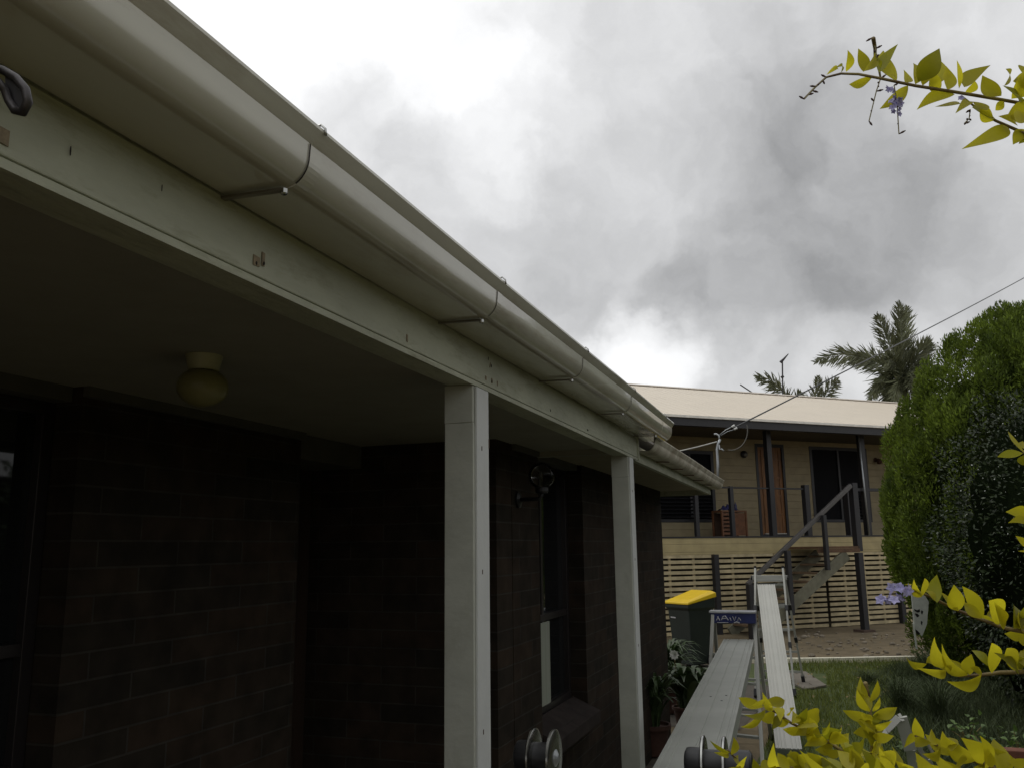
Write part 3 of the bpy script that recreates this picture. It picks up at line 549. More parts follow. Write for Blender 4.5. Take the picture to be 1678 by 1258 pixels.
# wall light and hanging ornament on the verandah
q = N2W(.52, TW + .01, 4.02); VL = thing('verandah_light', tuple(q), 'small dark bunker light on the cream wall left of the orange door', 'lamp')
MB().lathe(q, [(.09, 0), (.09, .03), (.075, .07), (.04, .10)], 18, FN).build('body', M_DARK, VL, smooth=True, auto=True)
MB().lathe(q + FN * .075 - V((0, 0, .015)), [(.055, 0), (.05, .02), (.02, .04)], 14, FN).build('lens', mat('grey_lens', (.15, .14, .12), .2), VL, smooth=True)
q = N2W(4.75, TW + .01, 4.0); VO = thing('wall_light', tuple(q), 'small rusty brown light on the cream wall beside the conifer', 'lamp')
MB().lathe(q, [(.06, 0), (.06, .02), (.03, .05), (.03, .12)], 14, FN).build('bracket', mat('rust_brown', (.09, .04, .02), .7), VO)
MB().lathe(q + FN * .12, [(.05, 0), (.07, .04), (.07, .10), (.04, .12)], 14, (FN * .3 - V((0, 0, 1)))).build('shade', mat('rust_brown', (.09, .04, .02), .7), VO)
# TV aerial / twig above the roof
aq = ray(1282, 640) * 27 + CAMP; tp = ray(1282, 592) * 27 + CAMP
AN = thing('tv_aerial', tuple(aq), 'thin dark aerial mast with a tilted head rising behind the pale roof', 'aerial')
MB().tube([ray(1283, 668) * 27 + CAMP, tp], .022, 8).build('mast', M_DARK, AN)
MB().tube([ray(1279, 594) * 27 + CAMP, ray(1284, 589) * 27 + CAMP, ray(1292, 580) * 27 + CAMP], [.05, .035, .012], 8).tube([ray(1281, 616) * 27 + CAMP, ray(1283, 619) * 27 + CAMP], .05, 6).build('head', M_DARK, AN)
q0 = ray(1213, 630) * 27 + CAMP; q1 = ray(1240, 648) * 27 + CAMP
tag(MB().tube([q0, q1], .02, 6).build('stay_rod', M_DARK, loc=tuple(q1)), 'thin dark rod slanting up behind the roof, left of the aerial', 'rod')
# ================================================================== PLANKS, LADDERS, TRESTLE
def plank(a, b, w, th_, lab, m, grooves=(.2, .5, .8)):
    a, b = V(a), V(b); d = (b - a).normalized(); x = d.cross(V((0, 0, 1))).normalized(); u = x.cross(d)
    T = thing('plank', tuple(a), lab, 'plank')
    prof = [(-w / 2, -th_), (-w / 2, 0), ]
    gs = [-w / 2 + .02] + [-w / 2 + w * g for g in grooves] + [w / 2 - .02]
    for g in gs: prof += [(g - .006, 0), (g - .004, -.004), (g + .004, -.004), (g + .006, 0)]
    prof += [(w / 2, 0), (w / 2, -th_), (w / 2 - .03, -th_), (w / 2 - .03, -th_ + .004), (w / 2 - .004, -th_ + .004), (w / 2 - .004, -.010), (-w / 2 + .004, -.010), (-w / 2 + .004, -th_ + .004), (-w / 2 + .03, -th_ + .004), (-w / 2 + .03, -th_)]
    MB().prism([a + x * p + u * q for p, q in prof], b - a).build('deck', m, T)
    en = MB()
    for e, s in ((a, 1), (b, -1)): en.bar(e + d * s * -.002 - u * (th_ * .55), e + d * s * .02 - u * (th_ * .55), w - .01, th_ * .8, u)
    en.build('end_cap', M_GALV, T); return T, a, b, d, x, u
T1, a, b, d, x, u = plank((-.41, .9, 1.03), (-.733, 8.06, 1.03), .26, .075, 'wide grey aluminium plank, level, with its far end below the blue topped trestle', M_ALU)
ms = MB()
for k_, o_ in ((.72, -.03), (.70, .035), (.73, .05)): ms.lathe(a.lerp(b, k_ * .8) + x * o_ + V((0, 0, .0005)), [(.006, 0), (.006, .0015)], 8)
ms.build('rivet', M_BLACK, T1)
T2, *_ = plank((-.385, 8.31, .09), (-.70, 11.96, 1.335), .222, .07, 'narrow sloping aluminium plank rising from the lawn to the far ladder', M_ALUW, (.22, .38, .62, .78))
def ladder(T, sets, rungs, m=M_ALU, w=.028, h=.06):
    for p, q in sets: MB().bar(p, q, w, h, (0, 1, 0)).build('rail', m, T, bevel=.003)
# trestle with dark blue printed top rail
TR = thing('trestle', (-.8, 8.3, 0), 'aluminium step trestle with a dark blue printed top rail under the wide plank', 'trestle')
A_ = ond(1166, 1004, 7.9); B_ = ond(1240, 1011, 7.9); xx = (B_ - A_).normalized(); B_ = A_ + xx * .41
tl, tr_ = A_ + V((.012, 0, -.01)), B_ + V((-.012, 0, -.01))
fl = V((tl.x - .05, 7.62, 0)); fr = V((tr_.x + .06, 7.50, 0)); bl = V((tl.x - .04, 9.0, 0)); br = V((tr_.x + .04, 9.05, 0))
for p, q in ((tl, fl), (tr_, fr), (tl + V((.0, .05, 0)), bl), (tr_ + V((0, .05, 0)), br)): MB().bar(p, q, .03, .055, (0, 1, 0)).build('leg', M_ALUW, TR, bevel=.003)
for k_ in (.27, .44, .60, .76, .92):
    MB().bar(tl.lerp(fl, k_), tr_.lerp(fr, k_), .05, .02, (0, 0, 1)).build('rung', M_ALU, TR)
for f in (.5, .8): MB().bar((tl + V((0, .05, 0))).lerp(bl, f), (tr_ + V((0, .05, 0))).lerp(br, f), .03, .02).build('brace', M_ALU, TR)
for p in (fl, fr, bl, br): MB().box(p + V((-.025, -.035, 0)), p + V((.025, .035, .05))).build('rubber_foot', M_BLACK, TR, bevel=.004)
cap = MB().box((A_.x - .01, A_.y - .03, A_.z - .085), (B_.x + .01, A_.y + .09, A_.z + .004)); TC = cap.build('top_rail', mat('navy_label', (.022, .032, .13), .35, var=.2), TR, bevel=.004)
MB().box((A_.x - .02, A_.y - .04, A_.z + .0045), (B_.x + .015, A_.y + .11, A_.z + .024)).build('top_tray', mat('pale_alloy', (.55, .56, .58), .35, metal=.4), TR, bevel=.004)
lb = MB(); yy = A_.y - .0315; zz = A_.z - .045
def stroke(pts, r=.004): lb.tube([(A_.x + a_, yy, zz + b_) for a_, b_ in pts], r, 4)
stroke([(.045, -.015), (.062, .022)]); stroke([(.055, .02), (.075, -.015)]); stroke([(.09, -.01), (.105, .02), (.125, .026), (.15, -.012)], .005); stroke([(.10, .0), (.13, .004)]); stroke([(.165, .012), (.175, -.014)]); stroke([(.19, .022), (.205, -.014), (.22, .02)]); stroke([(.235, -.012), (.245, .014), (.262, -.012)]); stroke([(.20, -.034), (.225, -.026), (.25, -.036)], .005); stroke([(.05, -.034), (.15, -.034)], .003)
lb.build('lettering', mat('white_print', (.6, .6, .62), .5), TC)
# articulated ladder carrying the high end of the sloping plank
LD = thing('folding_ladder', (-.65, 12.1, 0), 'tall opened aluminium folding ladder holding up the far end of the sloping plank', 'ladder')
tL, tR = ond(1237.5, 931, 11.4), ond(1283, 931, 11.4); topz = tL.z
fL = V((tL.x - .04, 11.35, .02)); fR = V((-.42, 11.45, .02)); kL = V((tL.x - .03, 12.85, .0)); kR = V((-.335, 12.62, .03))
kn = lambda p, q, f: p.lerp(q, f)
for p, q in ((tL, fL), (tR, fR), (tL + V((0, .09, -.02)), kL), (tR + V((0, .09, -.02)), kR)):
    MB().bar(p, q, .026, .05, (0, 1, 0)).build('rail', M_ALUW, LD, bevel=.003)
    for f in (.33, .62): c_ = p.lerp(q, f); MB().bar(c_ - (q - p).normalized() * .035, c_ + (q - p).normalized() * .035, .042, .066, (0, 1, 0)).build('joint', M_BLACK, LD, bevel=.004)
    MB().bar(q + (p - q).normalized() * .09, q, .045, .075, (0, 1, 0)).build('rubber_foot', M_BLACK, LD, bevel=.004)
for f in (.10, .30, .50, .70, .88):
    MB().bar(tL.lerp(fL, f), tR.lerp(fR, f), .03, .026).build('rung', M_ALUW, LD)
    MB().bar((tL + V((0, .09, -.02))).lerp(kL, f + .03), (tR + V((0, .09, -.02))).lerp(kR, f + .03), .03, .026).build('rung', M_ALU, LD)
MB().bar(tL + V((-.045, -.03, -.115)), tR + V((.045, -.03, -.115)), .04, .06).build('cross_bar', M_ALUW, LD, bevel=.004)
MB().tube([tL + V((0, 0, -.02)), tL + V((0, 0, .035))], .018, 8).tube([tR + V((0, 0, -.02)), tR + V((0, 0, .035))], .018, 8).tube([tL + V((-.06, -.03, -.115)), tL + V((-.045, -.03, -.115))], .03, 8).tube([tR + V((.045, -.03, -.115)), tR + V((.06, -.03, -.115))], .03, 8).build('end_plug', M_BLACK, LD)
# near folding ladder: two hinge joints in view, rails going down
NL = thing('near_ladder', (-.55, 1.75, 0), 'near folding ladder with two round metal hinge joints at the bottom of the view', 'ladder')
for (px, py, s_) in ((892, 1240, 1), (1172, 1252, 1)):
    c = ond(px, py, 1.9); ax = V((1, .02, 0)).normalized()
    h = MB()
    for o_ in (-.028, .018): h.lathe(c + ax * o_, [(.030, -.001), (.034, .002), (.053, .002), (.058, .0), (.060, .002), (.060, .006), (.056, .008), (.03, .008)], 40, ax)
    hg = h.build('hinge', M_CHROME, NL, auto=True, smooth=True)
    MB().lathe(c + ax * -.014, [(.031, -.012), (.031, .032)], 24, ax).build('core', M_BLACK, hg, smooth=True, auto=True)
    MB().lathe(c + ax * -.066, [(.024, 0), (.032, .004), (.034, .012), (.034, .034), (.022, .038)], 20, ax).build('knob', M_BLACK, hg, smooth=True, auto=True)
    MB().lathe(c + ax * .021, [(.018, 0), (.018, .006), (.008, .012)], 14, ax).build('pivot', M_GALV, hg)
    for dy in (-.42, .40):
        MB().bar(c + V((.0, dy * .07, -.045)), V((c.x, c.y + dy, 0)), .03, .062, (0, 1, 0)).build('rail', M_ALU, NL, bevel=.004)
cl_, cr_ = ond(892, 1240, 1.9), ond(1172, 1252, 1.9)
MB().lathe(cr_, [(.030, .022), (.034, .026), (.034, .075), (.028, .08)], 24, (1, 0, 0)).build('grip', M_BLACK, NL, smooth=True, auto=True)
for dy in (-.42, .40):
    for z in (.28, .56, .84, 1.10 - .14):
        f = (cl_.z - z) / cl_.z; MB().bar((cl_.x, cl_.y + dy * f, z), (cr_.x, cr_.y + dy * f, z), .03, .026).build('rung', M_ALU, NL)
# folded aluminium platform steps in the lower right
FS = thing('folding_step', tuple(ond(1490, 1230, 5.4)), 'small bent aluminium stand-off bracket lying folded beside the golden leaves', 'ladder bracket')
dd = 5.4; dp = ray(839, 629)
def strip(pts, w_, name, m, par, dep=dd, thk=.012):
    for (a1, b1) in zip(pts, pts[1:]):
        p, q = ond(*a1, dep), ond(*b1, dep); MB().bar(p, q, w_, thk, (-.1, -1, .45)).build(name, m, par, bevel=.002)
strip([(1434, 1205), (1452, 1196), (1473, 1175)], .045, 'arm', M_ALUW, FS)
strip([(1474, 1176), (1479, 1174)], .05, 'arm', M_ALUW, FS)
strip([(1476, 1174), (1492, 1228)], .075, 'channel', M_ALUW, FS, dd, .02)
strip([(1505, 1192), (1530, 1236)], .016, 'rail', M_ALUW, FS, dd + .05, .03); strip([(1499, 1212), (1518, 1246)], .03, 'rail', M_ALU, FS, dd + .05, .03)
strip([(1500, 1200), (1504, 1208)], .05, 'catch', M_GALV, FS, dd + .02); strip([(1497, 1214), (1511, 1210)], .02, 'catch', M_GALV, FS, dd + .02)
strip([(1492, 1228), (1503, 1290)], .06, 'leg', M_ALU, FS, dd + .05); strip([(1520, 1244), (1550, 1300)], .04, 'leg', M_ALU, FS, dd + .05)
# ================================================================== WHEELIE BIN
bc = V((-1.99, 14.0, 0)); BN = thing('wheelie_bin', tuple(bc), 'dark green wheelie bin with a bright yellow lid beside the house corner', 'bin')
ang = R(-38); rx = V((math.cos(ang), math.sin(ang), 0)); ry = V((-math.sin(ang), math.cos(ang), 0))
def bq(a, b, z): return bc + rx * a + ry * b + V((0, 0, z))
bm_ = MB()
def ring(hw, hf, hb, z): return [bq(-hw, -hf, z), bq(hw, -hf, z), bq(hw, hb, z), bq(-hw, hb, z)]
lv = [ring(.20, .20, .24, .05), ring(.21, .215, .25, .35), ring(.235, .255, .27, .86), ring(.262, .29, .285, .90), [bq(-.262, -.29, .95), bq(.262, -.29, .95), bq(.262, .285, 1.045), bq(-.262, .285, 1.045)]]
vs = sum(lv, []); fs = [(3, 2, 1, 0), (16, 17, 18, 19)] + [(i * 4 + k_, i * 4 + (k_ + 1) % 4, (i + 1) * 4 + (k_ + 1) % 4, (i + 1) * 4 + k_) for i in range(4) for k_ in range(4)]
bm_.add(vs, fs).build('body', mat('bin_green', (.018, .026, .022), .5, var=.15), BN, bevel=.012)
ld = MB(); t0 = [bq(-.275, -.31, .952), bq(.275, -.31, .952), bq(.275, .31, 1.05), bq(-.275, .31, 1.05)]; t1 = [bq(-.27, -.305, .985), bq(.27, -.305, .985), bq(.27, .31, 1.12), bq(-.27, .31, 1.12)]; t2 = [bq(-.21, -.20, 1.03), bq(.21, -.20, 1.03), bq(.21, .26, 1.15), bq(-.21, .26, 1.15)]
ld.add(t0 + t1 + t2, [(3, 2, 1, 0), (8, 9, 10, 11)] + [(i * 4 + k_, i * 4 + (k_ + 1) % 4, (i + 1) * 4 + (k_ + 1) % 4, (i + 1) * 4 + k_) for i in range(2) for k_ in range(4)])
ld.build('lid', mat('yellow_plastic', (.74, .50, .012), .42, var=.06), BN, bevel=.01)
MB().tube([bq(-.2, .33, .96), bq(.2, .33, .96)], .016, 8).build('handle', mat('bin_green', (0, 0, 0)), BN)
for s in (-1, 1): MB().lathe(bq(s * .235, .2, .10), [(.06, -.025), (.1, -.02), (.1, .02), (.06, .025)], 20, rx).build('wheel', M_BLACK, BN, smooth=True, auto=True)
MB().prism([bq(-.17, -.262, .74), bq(-.06, -.262, .735), bq(-.06, -.264, .755), bq(-.17, -.264, .76)], ry * .002 - ry * .004).build('sticker', mat('white_print', (0, 0, 0)), BN)
# ================================================================== VEGETATION
M_THUJA = mat('thuja_foliage', (.05, .088, .008), .85, col2=(.165, .22, .018), scale=2.0, trans=.3, thr=(.35, .65), isl=0.45)
M_SHRUB = mat('dark_glossy_leaf', (.012, .022, .006), .42, col2=(.03, .045, .014), scale=4, spec=.32, isl=0.5)
M_BARK = mat('grey_bark', (.07, .055, .04), .9, var=.35, scale=14, bump=.5)
def lumpy(o, name, c, rad, zsq, m, amp=.08, par=None):
    mb = MB(); nu, nv = 40, 26; c = V(c); vs = []; fs = []
    for j in range(nv + 1):
        t = math.pi * j / nv
        for i in range(nu):
            a = 2 * math.pi * i / nu; k_ = 1 + amp * (math.sin(5 * a + 3 * t) * math.sin(7 * t + 2 * a) + .5 * math.sin(11 * a - 4 * t))
            vs.append((c.x + rad * k_ * math.sin(t) * math.cos(a), c.y + rad * k_ * math.sin(t) * math.sin(a), max(.05, c.z + zsq * k_ * math.cos(t))))
    for j in range(nv): fs += [(j * nu + i, (j + 1) * nu + i, (j + 1) * nu + (i + 1) % nu, j * nu + (i + 1) % nu) for i in range(nu)]
    return mb.add(vs, fs).build(name, m, par, smooth=True)
# --- golden conifer
cc = ond(1700, 842, 12.3); CZ = 2.15
CON = thing('conifer_tree', (cc.x, cc.y, 0), 'large rounded yellow-green conifer covering the right end of the cream house', 'tree')
MB().tube([(cc.x, cc.y, 0), (cc.x + .03, cc.y, 1.2), (cc.x, cc.y + .03, 3.2)], [.16, .13, .06], 10).build('trunk', M_BARK, CON, smooth=True)
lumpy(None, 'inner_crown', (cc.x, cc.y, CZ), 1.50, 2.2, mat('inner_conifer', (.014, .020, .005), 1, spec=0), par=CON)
nl = 560; u = rng.uniform(-.75, 1, nl); ph = rng.uniform(0, 2 * math.pi, nl); rr = np.sqrt(1 - u ** 2) ** np.where(u > 0, 1.18, 1.0)
rad = 1.84 + np.clip(rng.normal(0, .08, nl), -.12, .12); ctr = np.stack([cc.x + rad * rr * np.cos(ph), cc.y + rad * rr * np.sin(ph), CZ + 2.78 * u + rng.normal(0, .05, nl)], 1)
outw = np.stack([rr * np.cos(ph), rr * np.sin(ph), u * .5], 1); outw = unit(outw)
per = 380; C_ = np.repeat(ctr, per, 0); O_ = np.repeat(outw, per, 0); n = len(C_)
sz = np.repeat(rng.uniform(.7, 1.35, nl), per)[:, None]
q = unit(rng.normal(0, 1, (n, 3)) + O_ * .9); off = q * np.array([.20, .20, .40]) * sz * rng.uniform(.7, 1.0, (n, 1))
A = unit(q * .8 + np.array([0, 0, .9]) + rng.normal(0, .45, (n, 3))) * rng.uniform(.022, .045, (n, 1)); B = unit(np.cross(A, rng.normal(0, 1, (n, 3)))) * .011
quads('foliage', C_ + off, A, B, M_THUJA, CON)
# --- dark glossy shrub in front
sc_ = ond(1768, 900, 9.0)
SH = thing('camellia_bush', (sc_.x, sc_.y, 0), 'dark glossy leaved bush in front of the yellow-green conifer at the right edge', 'bush')
for a in range(5): MB().tube([(sc_.x, sc_.y, 0), (sc_.x + .25 * math.cos(a * 1.3), sc_.y + .25 * math.sin(a * 1.3), 1.2), (sc_.x + .6 * math.cos(a * 1.3), sc_.y + .6 * math.sin(a * 1.3), 2.3)], [.04, .03, .012], 7).build('stem', M_BARK, SH, smooth=True)
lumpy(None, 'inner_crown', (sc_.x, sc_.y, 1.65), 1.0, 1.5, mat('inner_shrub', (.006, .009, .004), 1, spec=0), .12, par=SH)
n = 26000; q = unit(rng.normal(0, 1, (n, 3))); lump = 1 + .10 * np.sin(6 * np.arctan2(q[:, 1], q[:, 0]) + 4 * q[:, 2]) + .07 * np.sin(9 * q[:, 2] + 3 * q[:, 0] * 4)
r_ = (rng.uniform(0, 1, n) ** .25 * .35 + .72) * lump
P_ = np.stack([sc_.x + 1.24 * r_ * q[:, 0], sc_.y + 1.24 * r_ * q[:, 1], 1.70 + 1.72 * r_ * q[:, 2]], 1); k = P_[:, 2] > .12; P_ = P_[k]; q = q[k]; n = len(P_)
A = unit(q + rng.normal(0, .8, (n, 3))) * rng.uniform(.018, .034, (n, 1)); B = unit(np.cross(A, rng.normal(0, 1, (n, 3)))) * rng.uniform(.008, .013, (n, 1))
quads('foliage', P_, A, B, M_SHRUB, SH)
n = 230; q = unit(rng.normal(0, 1, (n, 3)) + np.array([-.5, -.9, .1])); P_ = np.stack([sc_.x + 1.30 * q[:, 0], sc_.y + 1.30 * q[:, 1], 1.9 + 1.55 * q[:, 2]], 1)
A = unit(rng.normal(0, 1, (n, 3))) * rng.uniform(.005, .011, (n, 1)); B = unit(np.cross(A, rng.normal(0, 1, (n, 3)))) * rng.uniform(.004, .009, (n, 1))
tag(quads('white_fleck', P_, A, B, mat('tiny_white_fleck', (.45, .47, .42), .6), SH), None, None, kind='stuff')  # tiny pale flecks scattered over the near side of the bush
# --- mulch bed and low plants
sheet('garden_bed', [(3.7, 2.5), (6, 2.5), (6, 17), (1.9, 17), (1.35, 14.8), (1.05, 12), (.72, 9.5), (.5, 7.4), (.9, 5.2), (1.5, 3.4)], .009, mat('dark_mulch', (.022, .017, .011), .95, col2=(.05, .038, .024), scale=14, bump=.9, bscale=30))
def clump(name, c, n, h, spread, w, m, label, cat, lean=(0, 0), seed=0, group=None, arch=.5):
    r = random.Random(seed); mb = MB(); c = V(c)
    for i in range(n):
        a = r.uniform(0, 2 * math.pi); s_ = spread * r.uniform(.3, 1); hh = h * r.uniform(.55, 1.05); b_ = c + V((r.uniform(-.3, .3) * spread * .5, r.uniform(-.3, .3) * spread * .5, 0))
        d_ = V((math.cos(a) * s_ + lean[0], math.sin(a) * s_ + lean[1], 0)); vs = []; fs = []; sd = V((-math.sin(a), math.cos(a), 0)); K = 6
        for k_ in range(K + 1):
            u_ = k_ / K; p = b_ + d_ * (u_ ** 1.4) + V((0, 0, hh * (math.sin(u_ * math.pi * (.5 + arch * .35))))); ww = w * .5 * math.sin(math.pi * (.08 + .9 * u_)) * r.uniform(.9, 1.1)
            vs += [p - sd * ww, p + V((0, 0, -.25 * ww)), p + sd * ww]
        for k_ in range(K): o = 3 * k_; fs += [(o, o + 3, o + 4, o + 1), (o + 1, o + 4, o + 5, o + 2)]
        mb.add(vs, fs)
    return mb
M_LOWG = mat('dull_green_leaf', (.04, .058, .02), .8, col2=(.075, .10, .04), scale=6, trans=.2, isl=0.4)
M_FERN = mat('deep_green_leaf', (.03, .055, .016), .5, col2=(.07, .11, .04), scale=7, trans=.15, isl=0.35)
for i, (px, py, n_, h_, sp, lab) in enumerate(((1478, 1170, 90, .42, .36, 'wispy dark green clump in the middle of the clumps on the lawn edge'), (1425, 1120, 60, .20, .34, 'low soft green tuft at the left of the wispy clumps on the lawn edge'), (1540, 1190, 90, .5, .40, 'tall wispy dark clump directly under the dark bush'),
        (1520, 1120, 90, .48, .36, 'wispy clump between the two right hand golden branches'))):
    c = onz(px, py, .01); tag(clump('p', c, n_ * 3, h_ * .9, sp * 1.2, .005, None, None, None, seed=i, arch=.3).build('wispy_plant', M_LOWG, loc=tuple(c)), lab, 'plant', 'wispy plants along the lawn edge')
n = 26000; gx = rng.uniform(.1, 2.2, n); gy = rng.uniform(6.3, 14.4, n); k = rng.uniform(0, 1, n) < np.clip((gx - .18 - (gy - 6.5) * .055) / .35, 0, 1); gx, gy = gx[k], gy[k]; n = len(gx)
hgt = rng.uniform(.05, .22, n) * np.clip((gx - .1 - (gy - 6.5) * .05) / .5, .25, 1); A = np.stack([rng.normal(0, .25, n) * hgt, rng.normal(0, .25, n) * hgt, hgt / 2], 1); B = unit(np.cross(A, rng.normal(0, 1, (n, 3)))) * .0045
tag(quads('ground_cover', np.stack([gx, gy, hgt / 2 + .005], 1), A, B, M_LOWG), 'fine dark ground cover spreading from the lawn edge under the bush', 'ground cover', kind='stuff')
n = 420; gx = rng.uniform(-.5, 2.4, n); gy = rng.uniform(7, 19, n); A = unit(np.stack([rng.normal(0, 1, n), rng.normal(0, 1, n), rng.normal(0, .3, n)], 1)) * rng.uniform(.015, .035, (n, 1)); B = unit(np.cross(A, np.array([0, 0, 1.]) + rng.normal(0, .3, (n, 3)))) * .012
tag(quads('leaf_litter', np.stack([gx, gy, np.full(n, .045)], 1), A, B, mat('dry_leaf', (.12, .08, .035), .8, col2=(.30, .22, .10), scale=3)), 'dry fallen leaves scattered over the lawn and the dirt', 'leaf litter', kind='stuff')
def leafy(name, c, n, rad, hz, ll, lw, m, label, cat, seed, group=None):
    r = random.Random(seed); c = V(c); T = thing(name, tuple(c), label, cat, group); mb = MB(); sm_ = MB()
    for i in range(n):
        a = r.uniform(0, 6.28); ro = rad * math.sqrt(r.random()); p = c + V((ro * math.cos(a), ro * math.sin(a), hz * r.uniform(.25, 1)))
        if i % 4 == 0: sm_.tube([c + V((0, 0, .0)), c.lerp(p, .5) + V((0, 0, .03)), p], .003, 5)
        d_ = V((r.uniform(-1, 1), r.uniform(-1, 1), r.uniform(-.3, .6))).normalized(); mb.leaf(p, p + d_ * ll * r.uniform(.6, 1.1), lw * r.uniform(.8, 1.2), V((r.uniform(-.5, .5), r.uniform(-.5, .5), 1)), n=4)
    mb.build('foliage', m, T); sm_.build('stem', M_TWIG, T); return T
M_WEED = mat('fresh_green_leaf', (.07, .13, .025), .5, col2=(.14, .22, .05), scale=10, trans=.3, isl=0.3)
for i, (px, py, d_, n_, rad_, h_, lab) in enumerate(((1580, 1170, 6.2, 34, .12, .24, 'small fresh green weed below the middle golden branch'), (1612, 1205, 6.0, 26, .10, .16, 'second fresh green weed, lower and to the right of the first'), (1665, 1195, 5.8, 30, .10, .2, 'fresh green weed at the right edge of the view beside the dark bush'), (1500, 1210, 6.5, 24, .10, .12, 'low green weed beside the folded aluminium bracket'))):
    c = onz(px, py, .02) if False else ond(px, py, d_); leafy('weed', (c.x, c.y, max(.012, c.z - h_)), n_, rad_, h_, .06, .035, M_WEED, lab, 'weed', 30 + i, 'fresh green weeds under the dark bush')
# terracotta edging at the lower right
tc_ = MB(); c = ond(1700, 1236, 5.0)
tc_.box((c.x - .35, c.y, c.z - .05), (c.x + .8, c.y + .10, c.z + .015)); tag(tc_.build('brick_edging', mat('terracotta', (.12, .042, .022), .85, var=.3, scale=8), loc=tuple(c), bevel=.006), 'orange-brown brick edging at the lower right corner behind the golden leaves', 'edging')
# potted plants by the house wall
def pot(c, r0, h, label, seed, m_leaf, n_, lh, ls, lw):
    T = thing('potted_plant', tuple(c), label, 'potted plant', 'potted plants along the brick wall')
    MB().lathe(c, [(r0 * .72, 0), (r0 * .95, h * .85), (r0 * 1.08, h * .86), (r0 * 1.08, h), (r0 * .95, h), (r0 * .9, h * .9)], 24).build('pot', mat('dark_terracotta', (.06, .026, .017), .8, var=.3, scale=9), T, smooth=True, auto=True)
    clump('x', V(c) + V((0, 0, h * .9)), n_, lh, ls, lw, None, None, None, seed=seed).build('leaves', m_leaf, T, smooth=True); return T
pot(onz(1072, 1235, .02), .15, .26, 'potted strap leaved plant nearest the second white post', 3, M_FERN, 120, .44, .34, .04)
pot(onz(1098, 1165, .02), .17, .28, 'bushy potted plant beside the house corner, left of the bin', 5, M_FERN, 220, .50, .50, .035)
pot(onz(1125, 1190, .02), .13, .2, 'low potted plant with broad arching leaves beside the wide plank', 8, M_FERN, 60, .42, .42, .08)
fb = ond(1105, 1072, 9.0); FL = thing('white_flower', (fb.x, fb.y, .0), 'single white flower on a stem between the potted plants and the bin', 'flower')
MB().tube([(fb.x, fb.y, 0), (fb.x + .01, fb.y, fb.z * .6), tuple(fb)], .004, 5).build('stem', M_TWIG, FL)
pt = MB()
for k_ in range(9): a = k_ * .7; e_ = V((math.cos(a), -.3, math.sin(a))).normalized(); pt.leaf(fb, fb + e_ * .055, .042, V((0, -1, .2)), n=4)
pt.build('petals', mat('white_petal', (.75, .75, .70), .7, trans=.2), FL)
# white stake sign
sg = thing('stake_sign', tuple(onz(1515, 1105, 0)), 'white tapered stake sign with black print half hidden by the dark bush', 'sign')
D9 = 9.3; q_ = lambda x, y, e=0: ond(x, y, D9 - e)
MB().prism([q_(1493, 966), q_(1499, 966), q_(1516, 975), q_(1522, 985), q_(1519, 1022), q_(1511, 1042), q_(1498, 1028)], ray(839, 629) * .012).build('board', mat('white_board', (.48, .50, .44), .6, var=.1, scale=20), sg)
MB().bar(q_(1497, 1020, .01), q_(1502, 1062, .01), .02, .012).build('stake', mat('white_board', (0, 0, 0)), sg)
pr = MB()
for poly in ([(1498, 997), (1503, 999), (1507, 997), (1508, 1001), (1504, 1003), (1499, 1000)], [(1499, 1004), (1504, 1005), (1507, 1008), (1503, 1011), (1501, 1008)], [(1510, 999), (1513, 1001), (1511, 1006), (1509, 1003)], [(1498, 1029), (1503, 1032), (1508, 1037), (1505, 1040), (1499, 1034)], [(1509, 1016), (1512, 1018), (1511, 1024), (1509, 1021)]):
    pr.prism([q_(x, y, .004) for x, y in poly], ray(839, 629) * .0015)
pr.build('print', M_BLACK, sg)
# --- palms behind the roof
M_PALM = mat('palm_leaflet', (.07, .08, .04), .55, col2=(.20, .215, .12), scale=.9, trans=.15, isl=0.35)
def frond(T, base, tip, sag, wid, n_=46, up_=V((0, 0, 1)), seed=0, droop=.8):
    r = random.Random(seed); base, tip = V(base), V(tip); pts = []
    for i in range(n_ + 1):
        u_ = i / n_; pts.append(base.lerp(tip, u_) + up_ * (sag * 4 * u_ * (1 - u_)))
    mb = MB(); mb.tube(pts[::4] + [pts[-1]], [.035 * (1 - .8 * k_ / len(pts[::4])) for k_ in range(len(pts[::4]) + 1)], 6)
    view = V(fw)
    for i in range(3, n_ + 1):
        u_ = i / n_; d_ = (pts[min(i + 1, n_)] - pts[i - 1]).normalized(); sdv = d_.cross(view).normalized(); ln = wid * 1.4 * (math.sin(math.pi * min(.97, u_ * .8 + .2)) ** .6) * r.uniform(.75, 1.1)
        for s_ in (-1, 1):
            dr_ = (d_ * r.uniform(.6, 1.2) + sdv * s_ * r.uniform(.25, .8) + view * r.uniform(-.5, .5) - V((0, 0, droop * r.uniform(.3, .9)))).normalized()
            nn = V((r.uniform(-1, 1), -1, r.uniform(-.5, 1))); mb.leaf(pts[i], pts[i] + dr_ * ln, .040, nn, fold=.1, curl=-.12, n=4)
    return mb.build('frond', M_PALM, T)
PD = 31
def pp(x, y, d=PD): return ray(x, y) * d + CAMP
PM = thing('palm_tree', tuple(V((pp(1482, 650).x, pp(1482, 650).y, 0))), 'tall windswept palm with upright and drooping fronds behind the roof beside the conifer', 'palm tree')
t0_ = pp(1483, 645); MB().tube([(t0_.x, t0_.y, 0), (t0_.x + .1, t0_.y, 3), tuple(t0_)], [.22, .17, .16], 12).build('trunk', mat('palm_trunk', (.09, .075, .055), .9, var=.3, bump=.4), PM, smooth=True)
MB().tube([tuple(t0_ - V((0, 0, .3))), tuple(pp(1480, 615)), tuple(pp(1478, 590))], [.15, .13, .05], 10).build('crownshaft', mat('crownshaft', (.06, .065, .04), .7), PM, smooth=True)
